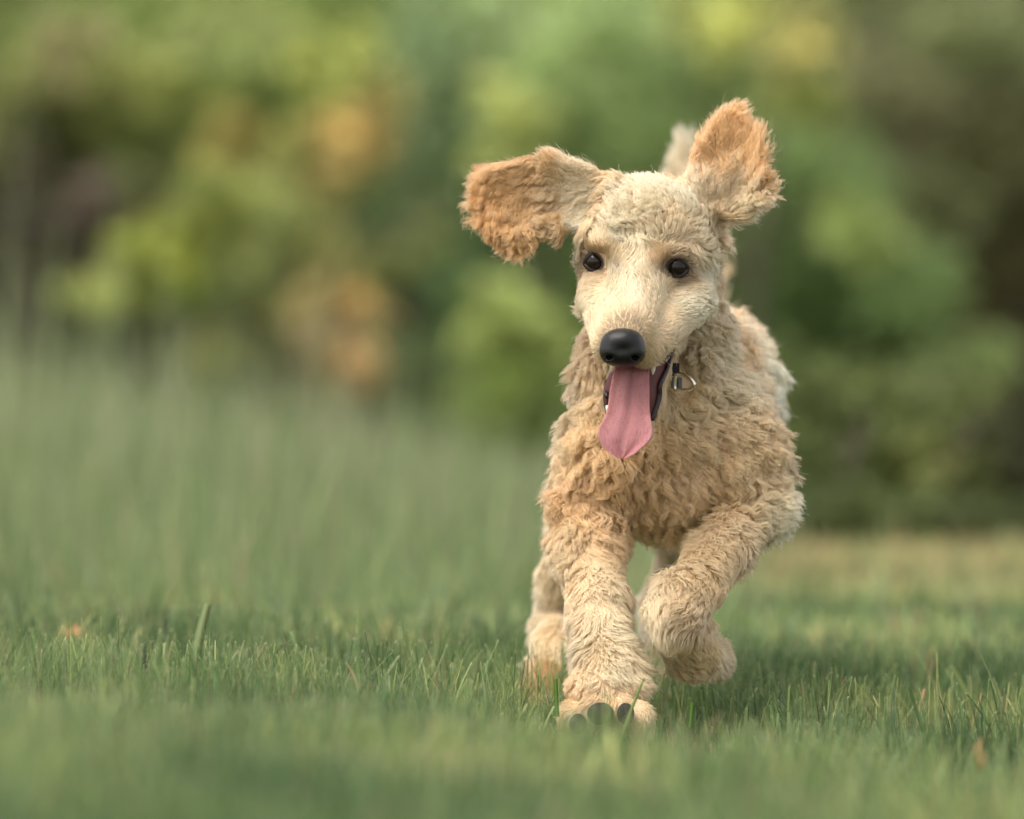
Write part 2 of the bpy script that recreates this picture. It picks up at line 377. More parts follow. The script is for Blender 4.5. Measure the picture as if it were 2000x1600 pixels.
def seed_head(px, py0, py1, y, col, lab):
    r = empty('grass_seed_head', tuple(P(px, py1+60, y))); tag(r, lab, 'seed head')
    base = P(px+8, py1+60, y); top = P(px, py0, y); mid = P(px-2, (py0+py1)/2, y)
    path = bez(base, mid, top, 10)-base
    tube_obj('stalk', path, np.linspace(0.0009, 0.0004, 10), mat('stalk_'+str(px), 0.6, (0.10, 0.14, 0.06)), r, 6)
    vs, fs = [], []; k = 0
    for t in np.linspace(0.42, 1, 46):
        c = np.array([np.interp(t*9, range(10), path[:, d]) for d in range(3)])
        a = rng.uniform(0, 6.28); d = np.array([math.cos(a), math.sin(a), 0.9]); d /= np.linalg.norm(d); L = 0.0055*(1.25-t*0.75); s = np.cross(d, [0, 0.3, 1.0]); s = s/np.linalg.norm(s)*0.0011; u = np.cross(s, d)
        for p in (c, c+d*L*.5+s, c+d*L, c+d*L*.5-s, c+d*L*.5+u, c+d*L*.5-u): vs.append(p)
        for q in ((0, 1, 4), (1, 2, 4), (2, 3, 4), (3, 0, 4), (1, 0, 5), (2, 1, 5), (3, 2, 5), (0, 3, 5)): fs.append([k+x for x in q])
        k += 6
    o = mk_mesh('spikelets', vs, fs, m_dry, r, np.tile(np.array(col), (len(vs), 1))); tag(o, None, None, None, 'stuff')
seed_head(290, 1258, 1330, -0.12, (0.13, 0.15, 0.09), 'dark sharp seed head on a stalk among the left lawn blades')
seed_head(332, 1205, 1260, 0.55, (0.12, 0.13, 0.08), 'dark blurred seed head just behind the sharp one')
seed_head(1560, 1300, 1345, 0.9, (0.10, 0.12, 0.07), 'dark blurred seed head in the lawn right of the raised paw')
def dead_leaf(px, py, y, sx, sz, col, lab, tilt=0.5):
    n = 9; vs = []; fs = []
    c = P(px, py, y); u = np.linspace(-1, 1, n)
    for i, a in enumerate(u):
        for j, b in enumerate(np.linspace(-1, 1, 7)):
            wv = math.sqrt(max(0, 1-a*a))*(1+0.2*math.sin(a*9))
            z = 0.35*math.sin(a*5+b)*0.4+0.35*abs(b)+0.15*math.sin(7*a)
            vs.append(c+np.array([a*sx, b*wv*sz*0.8, z*sz+b*wv*sz*tilt]))
    m = 7
    for i in range(n-1):
        for j in range(m-1): fs.append((i*m+j, (i+1)*m+j, (i+1)*m+j+1, i*m+j+1))
    o = mk_mesh('dead_leaf', np.array(vs), fs, m_dry, None, np.tile(np.array(col), (len(vs), 1)))
    sm = o.modifiers.new('thickness', 'SOLIDIFY'); sm.thickness = 0.0006
    tag(o, lab, 'leaf', 'fallen leaves in the lawn')
dead_leaf(145, 1238, 1.1, 0.017, 0.009, (0.50, 0.24, 0.10), 'orange blurred curled leaf on the lawn at far left')
dead_leaf(490, 1392, -0.04, 0.012, 0.005, (0.42, 0.24, 0.15), 'pinkish brown crumpled leaf caught on the grass tips left of the dog')
dead_leaf(615, 1455, -0.16, 0.005, 0.011, (0.40, 0.20, 0.08), 'small rusty leaf scrap low in the grass below the crumpled leaf')
dead_leaf(1915, 1490, -0.55, 0.006, 0.022, (0.32, 0.18, 0.07), 'orange blurred upright leaf in the near grass at right')
dead_leaf(1975, 1548, -0.85, 0.028, 0.010, (0.03, 0.06, 0.03), 'dark green broad leaf low in the bottom right corner')

# ------------------------------------------------------------------ shrubs and trees behind the lawn
FG = (1.82, 1.85, 1.72)
m_leaf = mat('leaf', 0.5, attr='col', translucent=0.4, spec=0.3)
m_bark = mat('bark', 0.9, (0.10, 0.075, 0.055), var=(30, 0.7, (0.05, 0.04, 0.03)), bump=(40, 1.0, 'n'))
def leaf_cloud(name, blobs, parent=None, size=0.05, m=m_leaf):
    vs, cs, more = [], [], []
    def put(px, py, y, rx, rz, ry, col, n):
        c = P(px, py, y); s = MMPX*(DF+y)/DF
        R = np.array([rx*s, ry, rz*s])
        nk = max(4, n//45)
        kc = norm(rng.normal(size=(nk, 3)))*rng.uniform(0.15, 1.15, (nk, 1))**0.5*R
        kcol = rng.uniform(0.72, 1.3, (nk, 1))
        w = rng.integers(0, nk, n)
        p = c+kc[w]+rng.normal(size=(n, 3))*R*0.24
        p[:, 2] = np.maximum(p[:, 2], 0.02)
        nr = norm(rng.normal(size=(n, 3))+np.array([0, -0.3, 0.7])); a = norm(np.cross(nr, rng.normal(size=(n, 3)))); b = np.cross(nr, a)
        L = size*rng.uniform(0.6, 1.3, (n, 1)); W = L*rng.uniform(0.3, 0.45, (n, 1))
        vs.append(np.stack([p-a*L, p-b*W+nr*W*.3, p+a*L, p+b*W+nr*W*.3], 1).reshape(-1, 3))
        cc = np.array(col)*kcol[w]*rng.uniform(0.75, 1.3, (n, 1)); cs.append(np.repeat(cc, 4, 0))
    for (px, py, y, rx, rz, ry, col, n) in blobs:
        col = np.array(col)*np.array(FG); mid = np.array((0.17, 0.21, 0.08))*1.3
        if col.max() > 0.4: col = col*0.72+mid*0.28
        if n < 700 and col.max() > 0.3 and rx > 24:      # sprays scatter unevenly instead of making a ball
            for _ in range(3):
                a_ = rng.uniform(0, 6.28); d_ = rng.uniform(.6, 1.3); f_ = rng.uniform(.4, .7)
                more.append((px+rx*d_*math.cos(a_), py+rz*d_*math.sin(a_), y+rng.uniform(-.3, .3), rx*f_, rz*f_, ry*f_, tuple(col*.8+mid*.2), int(n*.28)))
            n = int(n*.55)
        put(px, py, y, rx, rz, ry, col, n)
    for b_ in more: put(*b_)
    v = np.vstack(vs); q = np.arange(len(v)).reshape(-1, 4)
    return mk_mesh(name, v, np.vstack([q[:, [0, 1, 2]], q[:, [0, 2, 3]]]), m, parent, np.vstack(cs), smooth=False)
def plant(kind, label, cat, blobs, stems, size=0.05, group=None, bark=None):
    if stems[0][1] > 13:
        blobs = [(b[0], b[1], b[2]*1.35, *b[3:]) for b in blobs]; stems = [(t_[0], t_[1]*1.35, *t_[2:]) for t_ in stems]; size *= 1.25
    """kind of plant with its crown (leaf blobs) and stems [(px at foot, depth, lean px, height px, radius)]"""
    x0 = P(stems[0][0], 1000, stems[0][1]); base = (float(x0[0]), float(x0[1]), 0.0)
    r = empty(kind, base); tag(r, label, cat, group)
    bl = np.array(base)
    cr = leaf_cloud('crown', blobs, None, size); cr.data.transform(__import__('mathutils').Matrix.Translation(-Vector(base))); cr.parent = r; tag(cr, None, None, None, 'stuff')
    for (px, y, lean, hpx, rad) in stems:
        a = P(px, 1000, y); a[2] = -0.02; s = MMPX*(DF+y)/DF; h = hpx*s
        path = np.array([a+np.array([lean*s*t**1.3+0.04*math.sin(5*t+px), 0.05*math.sin(4*t+px), h*t]) for t in np.linspace(0, 1, 9)])-bl
        tube_obj('trunk' if rad > 0.03 else 'stem', path, np.linspace(rad, rad*0.35, 9), bark or m_bark, r, 8)
        for q in range(5):
            k = 3+q; k = min(k, 8); d = norm(np.array([rng.uniform(-1, 1), rng.uniform(-.6, .6), rng.uniform(.3, .9)]))
            e = path[k]+d*h*rng.uniform(0.18, 0.35)
            tube_obj('branch', bez(path[k], (path[k]+e)/2+np.array([0, 0, -.03*h]), e, 6), np.linspace(rad*0.4, rad*0.12, 6), bark or m_bark, r, 6)
    return r
OL = (0.115, 0.150, 0.040); MG = (0.105, 0.165, 0.062); GG = (0.155, 0.205, 0.105); LIT_LIME = (0.25, 0.265, 0.075); YEL = (0.40, 0.38, 0.12)  # the bright limes and yellow-greens put sunlit patches into the leaf colour
ORG = (0.36, 0.24, 0.085); SAL = (0.22, 0.15, 0.09); DK = (0.05, 0.07, 0.022); BRN = (0.16, 0.13, 0.07); MAU = (0.09, 0.07, 0.055); LG = (0.26, 0.32, 0.11)
plant('tree', 'olive-green broadleaf tree filling the upper left corner', 'tree',
      [(330, 130, 20, 330, 150, 1.2, OL, 3600), (450, 90, 19, 130, 80, .6, (0.20, 0.22, 0.08), 700), (200, 170, 19, 200, 90, .8, (0.16, 0.17, 0.055), 1200), (120, 55, 17.5, 75, 85, .3, (0.24, 0.20, 0.11), 160), (340, 165, 18.2, 60, 60, .3, (0.28, 0.29, 0.09), 160), (560, 100, 21, 180, 130, .8, OL, 1600), (455, 100, 18, 50, 45, .3, (0.26, 0.30, 0.11), 120)],
      [(40, 20, 60, 900, .09), (300, 20.5, -20, 900, .06)])
plant('shrub', 'shrub with sunlit patches painted lime, arching diagonally over the tall grass', 'shrub',
      [(430, 395, 15, 75, 70, .4, LIT_LIME, 420), (330, 470, 15, 85, 60, .4, (0.30, 0.32, 0.06), 420), (250, 550, 15, 75, 60, .4, LIT_LIME, 380), (500, 460, 16, 80, 110, .5, (0.20, 0.22, 0.07), 500), (400, 540, 17, 110, 60, .5, OL, 500)],  # lime blobs: sunlight on the leaves, painted as leaf colour
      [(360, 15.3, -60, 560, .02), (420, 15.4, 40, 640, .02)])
plant('sapling', 'young tree with orange leaves and sunlit leaves painted yellow-green', 'tree',
      [(645, 165, 16, 80, 66, .3, (0.40, 0.42, 0.13), 420), (672, 268, 15.5, 62, 52, .3, ORG, 330), (735, 200, 16, 55, 120, .3, (0.26, 0.22, 0.08), 300), (465, 275, 17, 65, 50, .3, (0.32, 0.24, 0.07), 260), (590, 320, 17, 90, 60, .4, (0.24, 0.22, 0.06), 420), (560, 260, 18.5, 150, 120, .5, OL, 1000)],  # the yellow-green spray is painted sunlight; the orange is leaf colour
      [(700, 16.2, -30, 900, .035)])
plant('shrub', 'rust-orange leaved shrub with salmon stalks behind the tall grass', 'shrub',
      [(695, 590, 14.5, 50, 54, .2, (0.24, 0.17, 0.07), 170), (655, 520, 15, 60, 70, .3, (0.17, 0.17, 0.06), 200), (600, 610, 14.5, 46, 50, .3, (0.22, 0.15, 0.06), 150), (640, 680, 14, 45, 60, .2, SAL, 220), (690, 720, 13.5, 30, 50, .2, (0.40, 0.24, 0.12), 120), (620, 740, 13.5, 35, 60, .2, SAL, 120)],
      [(650, 14.4, 20, 560, .018), (610, 14.6, -10, 500, .015)])
plant('shrub', 'grey-green shrub rising behind the left ear', 'shrub',
      [(860, 230, 19, 130, 240, .7, GG, 2000), (815, 480, 16, 55, 55, .2, (0.21, 0.22, 0.10), 150), (960, 80, 19, 90, 110, .6, (0.24, 0.30, 0.15), 700), (890, 560, 19, 130, 140, .7, (0.10, 0.155, 0.07), 1100), (760, 400, 20, 120, 160, .7, MG, 1100)],
      [(860, 19.2, 0, 880, .04), (900, 19.1, 60, 760, .03)])
plant('shrub', 'bright yellow-green shrub low behind the dog\'s shoulder', 'shrub',
      [(985, 650, 15.5, 90, 80, .4, (0.30, 0.34, 0.12), 520), (960, 760, 15.5, 110, 90, .4, (0.24, 0.30, 0.09), 700), (1050, 800, 16, 90, 70, .4, (0.20, 0.26, 0.08), 500), (1040, 700, 15.6, 60, 80, .3, (0.30, 0.36, 0.11), 300)],  # a sunlit patch of foliage, done by brighter leaf colour
      [(990, 15.8, 10, 380, .02)])
plant('shrub', 'shrub with leaf sprays painted pale yellow as if sunlit, above the left ear', 'shrub',
      [(960, 245, 16.5, 80, 55, .3, (0.42, 0.44, 0.17), 420), (1060, 190, 18, 120, 130, .5, (0.22, 0.28, 0.12), 1000), (1120, 60, 19, 130, 90, .6, (0.24, 0.30, 0.14), 800), (1200, 280, 19, 170, 120, .6, (0.19, 0.25, 0.10), 1300)],  # pale yellow spray has its sunlight painted into the colour
      [(1060, 18.2, -10, 1000, .03)])
plant('tree', 'tree with sunlit leaves painted bright yellow above the right ear', 'tree',
      [(1440, 60, 18, 95, 90, .35, (0.46, 0.46, 0.18), 560), (1560, 70, 17.5, 50, 75, .25, (0.42, 0.38, 0.16), 260), (1540, 170, 18, 80, 60, .4, (0.30, 0.32, 0.11), 320), (1330, 100, 20, 130, 100, .6, (0.17, 0.23, 0.10), 1100), (1500, 260, 20, 130, 100, .6, (0.18, 0.22, 0.08), 900)],  # brightest yellows imitate sun on the leaves through their colour
      [(1480, 18.5, 20, 1050, .05)])
plant('shrub', 'thin added shrub with small leaf clusters painted as bright bokeh highlights', 'shrub',
      [(820, 480, 17, 15, 15, .08, (0.22, 0.23, 0.11), 50), (694, 592, 14, 14, 14, .08, (0.42, 0.24, 0.08), 60), (668, 268, 15, 13, 13, .08, (0.50, 0.36, 0.14), 60), (120, 55, 17, 15, 15, .08, (0.32, 0.28, 0.15), 60), (1575, 90, 17, 15, 15, .08, (0.55, 0.48, 0.2), 60), (1440, 40, 17, 14, 14, .08, (0.6, 0.58, 0.25), 50), (930, 120, 17, 12, 12, .08, (0.30, 0.34, 0.18), 40), (700, 300, 16, 12, 12, .08, (0.42, 0.36, 0.13), 40), (560, 520, 16, 200, 200, .6, (0.2, 0.2, 0.07), 300), (455, 275, 17, 13, 13, .08, (0.32, 0.26, 0.09), 50)],  # tight clusters added so they blur into discs; highlights put into leaf colour
      [(600, 16.2, 0, 700, .02), (760, 16.4, 60, 800, .02)])
plant('shrub', 'mid-green shrub showing right of the dog\'s head', 'shrub',
      [(1600, 400, 19, 130, 150, .7, (0.14, 0.19, 0.075), 1400), (1665, 450, 16.5, 60, 60, .25, (0.27, 0.32, 0.11), 200), (1560, 600, 19, 130, 150, .7, (0.085, 0.13, 0.045), 1200), (1730, 600, 19, 130, 100, .6, (0.125, 0.175, 0.065), 900), (1850, 740, 19, 100, 80, .6, (0.15, 0.19, 0.075), 700)],
      [(1640, 19.2, 0, 800, .035), (1700, 19.4, 40, 700, .03)])
plant('tree', 'olive-brown tree filling the upper right corner', 'tree',
      [(1800, 120, 22, 260, 160, 1.2, (0.090, 0.096, 0.042), 2400), (1900, 330, 22, 180, 130, 1.0, (0.078, 0.078, 0.030), 1700), (1720, 200, 21, 110, 90, .6, (0.12, 0.118, 0.060), 600), (1930, 90, 20, 110, 70, .5, (0.12, 0.135, 0.058), 500), (1950, 560, 22, 100, 160, .8, (0.068, 0.062, 0.024), 1100), (1790, 400, 21, 110, 90, .6, (0.125, 0.135, 0.06), 700)],
      [(1990, 22.2, -60, 1000, .12)])
plant('shrub', 'dark green shrub low at the right edge of the lawn', 'shrub',
      [(1650, 850, 8.6, 170, 130, .5, (0.070, 0.088, 0.026), 2400), (1830, 900, 8.8, 180, 140, .5, (0.070, 0.082, 0.027), 2400), (1630, 1020, 7.6, 200, 70, .4, (0.050, 0.064, 0.020), 2400), (1900, 1050, 7.7, 190, 65, .45, (0.040, 0.050, 0.016), 2200), (1430, 1040, 7.6, 130, 55, .4, (0.045, 0.060, 0.020), 1500), (1650, 1075, 7.5, 220, 26, .25, (0.040, 0.050, 0.016), 1500), (1900, 1085, 7.5, 160, 26, .25, (0.035, 0.043, 0.014), 1200), (1995, 900, 8.5, 70, 160, .5, (0.030, 0.030, 0.013), 900), (1790, 900, 7.9, 70, 60, .3, (0.10, 0.11, 0.032), 200)],
      [(1680, 8.0, -10, 300, .014), (1850, 8.0, 10, 280, .014)], size=0.03)
plant('shrub', 'dark brownish shrub at the left edge above the tall grass', 'shrub',
      [(60, 330, 19, 120, 120, .7, (0.06, 0.065, 0.022), 900), (60, 520, 18, 130, 130, .7, (0.04, 0.038, 0.02), 900), (200, 390, 16.5, 62, 62, .2, MAU, 220), (230, 620, 18, 100, 90, .5, (0.045, 0.05, 0.018), 600), (100, 720, 18, 140, 90, .6, (0.06, 0.058, 0.035), 700)],
      [(80, 18.2, 0, 700, .03), (210, 18.0, 0, 640, .025)])
plant('shrub', 'dark green shrub in the middle behind the tall grass', 'shrub',
      [(460, 620, 20, 120, 90, .6, (0.05, 0.055, 0.02), 900), (560, 440, 20, 110, 130, .6, (0.085, 0.115, 0.035), 900), (760, 620, 20, 100, 150, .6, (0.06, 0.075, 0.028), 900), (800, 780, 18, 120, 100, .5, (0.09, 0.12, 0.05), 700)],  # leaf blobs in darker olive and green
      [(520, 20.2, 0, 640, .03), (780, 20.0, 0, 560, .03)])
plant('shrub', 'green shrub hidden mostly behind the dog\'s body', 'shrub',
      [(1250, 600, 20, 200, 220, .8, (0.12, 0.17, 0.06), 1500), (1200, 900, 19, 220, 140, .8, (0.11, 0.15, 0.06), 1200), (1440, 420, 20, 120, 130, .6, (0.15, 0.20, 0.08), 800)],
      [(1250, 20.3, 0, 700, .03)])
# the wood that closes the view behind them
def wood():
    bl = []
    for i in range(95):
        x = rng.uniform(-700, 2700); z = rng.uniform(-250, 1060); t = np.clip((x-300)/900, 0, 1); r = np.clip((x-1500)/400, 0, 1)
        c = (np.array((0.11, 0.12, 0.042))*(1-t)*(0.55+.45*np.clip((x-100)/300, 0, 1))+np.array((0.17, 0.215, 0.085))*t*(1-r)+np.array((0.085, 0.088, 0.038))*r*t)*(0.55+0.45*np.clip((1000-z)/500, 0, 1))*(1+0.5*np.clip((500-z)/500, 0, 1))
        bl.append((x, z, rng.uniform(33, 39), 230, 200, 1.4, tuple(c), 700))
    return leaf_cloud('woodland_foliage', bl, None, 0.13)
w_ = wood(); tag(w_, 'dark massed foliage of the wood behind the shrubs', 'foliage', None, 'stuff')
m_bank = mat('woodland_floor_bank', 0.95, (0.035, 0.035, 0.018), var=(1.2, 0.7, (0.06, 0.07, 0.03)), bump=(3, 1.0, 'n'))
vs = []; nxb, nzb = 60, 24
for j in range(nzb):
    for i in range(nxb):
        x = -40+80*i/(nxb-1); t = j/(nzb-1)
        vs.append((x, 35+12*t+0.8*math.sin(x*0.9+j), -0.1+9.5*t**0.8+0.35*math.sin(x*1.7+j*1.3)))
hill = mk_mesh('hill', vs, [(j*nxb+i, j*nxb+i+1, (j+1)*nxb+i+1, (j+1)*nxb+i) for j in range(nzb-1) for i in range(nxb-1)], m_bank)
tag(hill, 'wooded bank behind the shrubs', None, None, 'structure')

#@@DOG
# ------------------------------------------------------------------ the dog: one continuous body
U = MMPX
bf = Field((-0.09, -0.16, -0.01), (0.34, 1.02, 0.64), 0.003)
def cone(a, b, ra, rb, k=16, sub=False): bf.cone(P(*a), P(*b), ra*U, rb*U, k*U, sub)
def ell(c, rx, ry, rz, k=16, ax=None, sub=False): bf.ell(P(*c), (rx*U, ry*U, rz*U), k*U, ax, sub)
# torso
cone((1300, 870, .16), (1345, 790, .36), 172, 172, 30)
cone((1345, 790, .36), (1372, 820, .78), 165, 135, 40)
cone((1300, 870, .16), (1300, 960, .20), 160, 95, 40)        # keel of the chest
ell((1190, 905, .12), 70, 120, 120, 40); ell((1440, 890, .14), 86, 120, 125, 40)
# neck
cone((1292, 520, .15), (1296, 760, .16), 100, 152, 40)
cone((1335, 720, .24), (1372, 745, .52), 128, 150, 40)
cone((1372, 430, .12), (1344, 600, .13), 30, 44, 30)
cone((1205, 700, .13), (1187, 840, .12), 60, 76, 40)
# head
ell((1264, 452, .075), 126, 150, 103, 20)
ell((1276, 520, .07), 112, 140, 90, 30)
cone((1256, 505, .024), (1225, 640, -.060), 60, 52, 34)
cone((1225, 640, -.062), (1217, 676, -.078), 50, 40, 14)
ell((1188, 474, .034), 36, 40, 18, 30); ell((1326, 484, .036), 38, 40, 18, 30)     # brows
cone((1172, 572, .034), (1190, 674, -.050), 42, 34, 20); cone((1350, 582, .040), (1258, 682, -.048), 46, 36, 20)
ell((1166, 514, -.012), 30, 36, 22, 14, sub=True); ell((1322, 525, -.012), 34, 36, 24, 14, sub=True)
ell((1360, 520, .07), 28, 66, 85, 30); ell((1158, 520, .07), 22, 60, 80, 24)
ell((1150, 594, .06), 16, 20, 18, 10)
# lower jaw with the mouth floor hollowed out
cone((1276, 650, .06), (1228, 775, .0), 50, 52, 16)
cone((1276, 690, .07), (1230, 812, .002), 42, 46, 12)
cone((1252, 715, -.03), (1230, 812, -.04), 38, 34, 5, sub=True)
# tail
cone((1372, 760, .84), (1340, 420, .92), 34, 30, 30); cone((1340, 420, .92), (1338, 300, .93), 28, 9, 10)
# near-left foreleg (planted paw flexed, pads forward)
cone((1170, 930, .12), (1152, 1060, .09), 76, 62, 30); cone((1152, 1060, .09), (1172, 1230, .03), 60, 52, 16)
cone((1172, 1230, .03), (1188, 1320, -.01), 54, 60, 16)
ell((1183, 1345, -.02), 76, 62, 42, 16)
for tx, tz in ((1120, 1408), (1162, 1392), (1214, 1390), (1252, 1406)): ell((tx, tz, -.045), 27, 38, 37, 14)
ell((1188, 1436, -.02), 66, 40, 28, 16)
# near-right foreleg, folded at elbow and wrist
cone((1440, 900, .14), (1490, 985, .13), 80, 56, 30); cone((1490, 985, .13), (1335, 1165, .0), 52, 46, 14)
cone((1335, 1165, .0), (1320, 1200, -.01), 50, 52, 14); cone((1322, 1195, .0), (1345, 1275, .05), 54, 46, 16); cone((1345, 1275, .05), (1398, 1292, .11), 42, 26, 14)
# hind legs
cone((1180, 900, .55), (1122, 1050, .45), 84, 56, 40); cone((1122, 1050, .45), (1085, 1200, .50), 50, 40, 20); cone((1090, 1200, .50), (1064, 1360, .34), 40, 38, 12); cone((1056, 1372, .34), (1052, 1398, .24), 34, 30, 14)
cone((1400, 900, .72), (1330, 1050, .60), 80, 50, 40); cone((1330, 1050, .60), (1272, 1180, .66), 36, 24, 20); cone((1272, 1180, .66), (1290, 1370, .52), 24, 22, 12); cone((1290, 1376, .52), (1290, 1392, .46), 26, 24, 14)
# ears: thin flaps thrown outwards
earL = [(1215, 342), (1160, 318), (1100, 302), (1035, 298), (980, 312), (950, 345), (946, 400), (950, 445), (968, 472), (1008, 480), (1056, 470), (1100, 456), (1142, 448), (1190, 430), (1215, 390)]
earR = [(1335, 352), (1356, 300), (1392, 252), (1428, 215), (1466, 224), (1480, 280), (1502, 345), (1494, 382), (1465, 408), (1425, 422), (1385, 430), (1340, 400)]
cone((1200, 385, .050), (1120, 380, .066), 36, 12, 14); cone((1350, 385, .06), (1425, 350, .078), 38, 12, 14)
def xz(poly): return [(P(a, b)[0], P(a, b)[2]) for a, b in poly]
bf.slab(xz(earL), lambda x, z: 0.050+0.20*(P(1180, 0)[0]-x)+0.007*np.sin((z-0.5)*60), 0.0065, 0.012, 0.006)
bf.slab(xz(earR), lambda x, z: 0.065+0.28*(z-P(0, 400)[2])+0.010*np.sin((x-0.2)*70), 0.0065, 0.012, 0.006)
bv, bfc = bf.mesh(); bv = relax(bv, bfc, 3, 0.5)
def vnormals(v, f):
    a, b, c, d = (v[f[:, i]] for i in range(4)); fn = np.cross(c-a, d-b); n = np.zeros_like(v)
    for i in range(4):
        for k in range(3): n[:, k] += np.bincount(f[:, i], weights=fn[:, k], minlength=len(v))
    return norm(n), fn
bn, bfn = vnormals(bv, bfc)
if np.mean(np.sum(bn*(bv-bv.mean(0)), 1)) < 0: bfc = bfc[:, ::-1]; bn, bfn = vnormals(bv, bfc)
px_, py_ = PX(bv); body_w = np.clip((py_-360)/60, 0, 1)*(1-np.clip((0.085-bv[:, 1])/0.03, 0, 1)*(py_ < 860)*(px_ > 1100)*(px_ < 1420)); body_w *= 0.25+0.75*np.clip((1060-py_)/60, 0, 1)
bv = bv+bn*((Noise(330, 501)(bv)*0.0012+Noise(170, 502)(bv)*0.0016)*body_w)[:, None]; bn, bfn = vnormals(bv, bfc)
bvh = BVHTree.FromPolygons([tuple(p) for p in bv], [tuple(map(int, q)) for q in bfc])
CAMP = np.array((0, -DF, CH))
def hit(px, py):
    d = P(px, py, 0)-CAMP; d /= np.linalg.norm(d)
    loc, n, i, t = bvh.ray_cast(Vector(CAMP), Vector(d))
    return (np.array(loc), np.array(n)) if loc is not None else (None, None)

EYES = [(1165, 512, 20), (1320, 523, 22)]
eyec = []
for ex, ez, er in EYES:
    l, n = hit(ex, ez); eyec.append(np.array([P(ex, ez, l[1])[0], l[1]+0.0066, P(ex, ez, l[1])[2]]))
MOUTH = [(1181, 722), (1176, 760), (1180, 800), (1186, 822), (1240, 845), (1279, 818), (1284, 770), (1300, 728), (1318, 690), (1324, 672), (1308, 680), (1268, 716), (1216, 724)]
def in_poly(px, py, poly):
    c = np.zeros(px.shape, bool); n = len(poly)
    for i in range(n):
        x1, y1 = poly[i]; x2, y2 = poly[i-1]
        c ^= ((y1 > py) != (y2 > py)) & (px < (x2-x1)*(py-y1)/(y2-y1+1e-12)+x1)
    return c
# colours of the skin under the coat
vpx, vpy = PX(bv)
vcol = np.tile(np.array((0.62, 0.45, 0.28)), (len(bv), 1))
inm = in_poly(vpx, vpy, MOUTH) & (bv[:, 1] < 0.09) & (bn[:, 1] < 0.5)
vcol[inm] = (0.10, 0.025, 0.022)
for e in eyec:
    k = np.clip(1-(np.linalg.norm(bv-e, axis=1)-0.016)/0.005, 0, 1)[:, None]; vcol = vcol*(1-k)+np.array((0.05, 0.035, 0.03))*k
m_skin = mat('dog_skin', 0.6, attr='col', spec=0.3)
dog = empty('dog', tuple(P(1200, 1440, 0))); 
tag(dog, 'curly cream and apricot puppy running at the camera, tongue out', 'dog')
DB = np.array(dog.location)
body = mk_mesh('body', bv-DB, bfc, m_skin, dog, vcol)

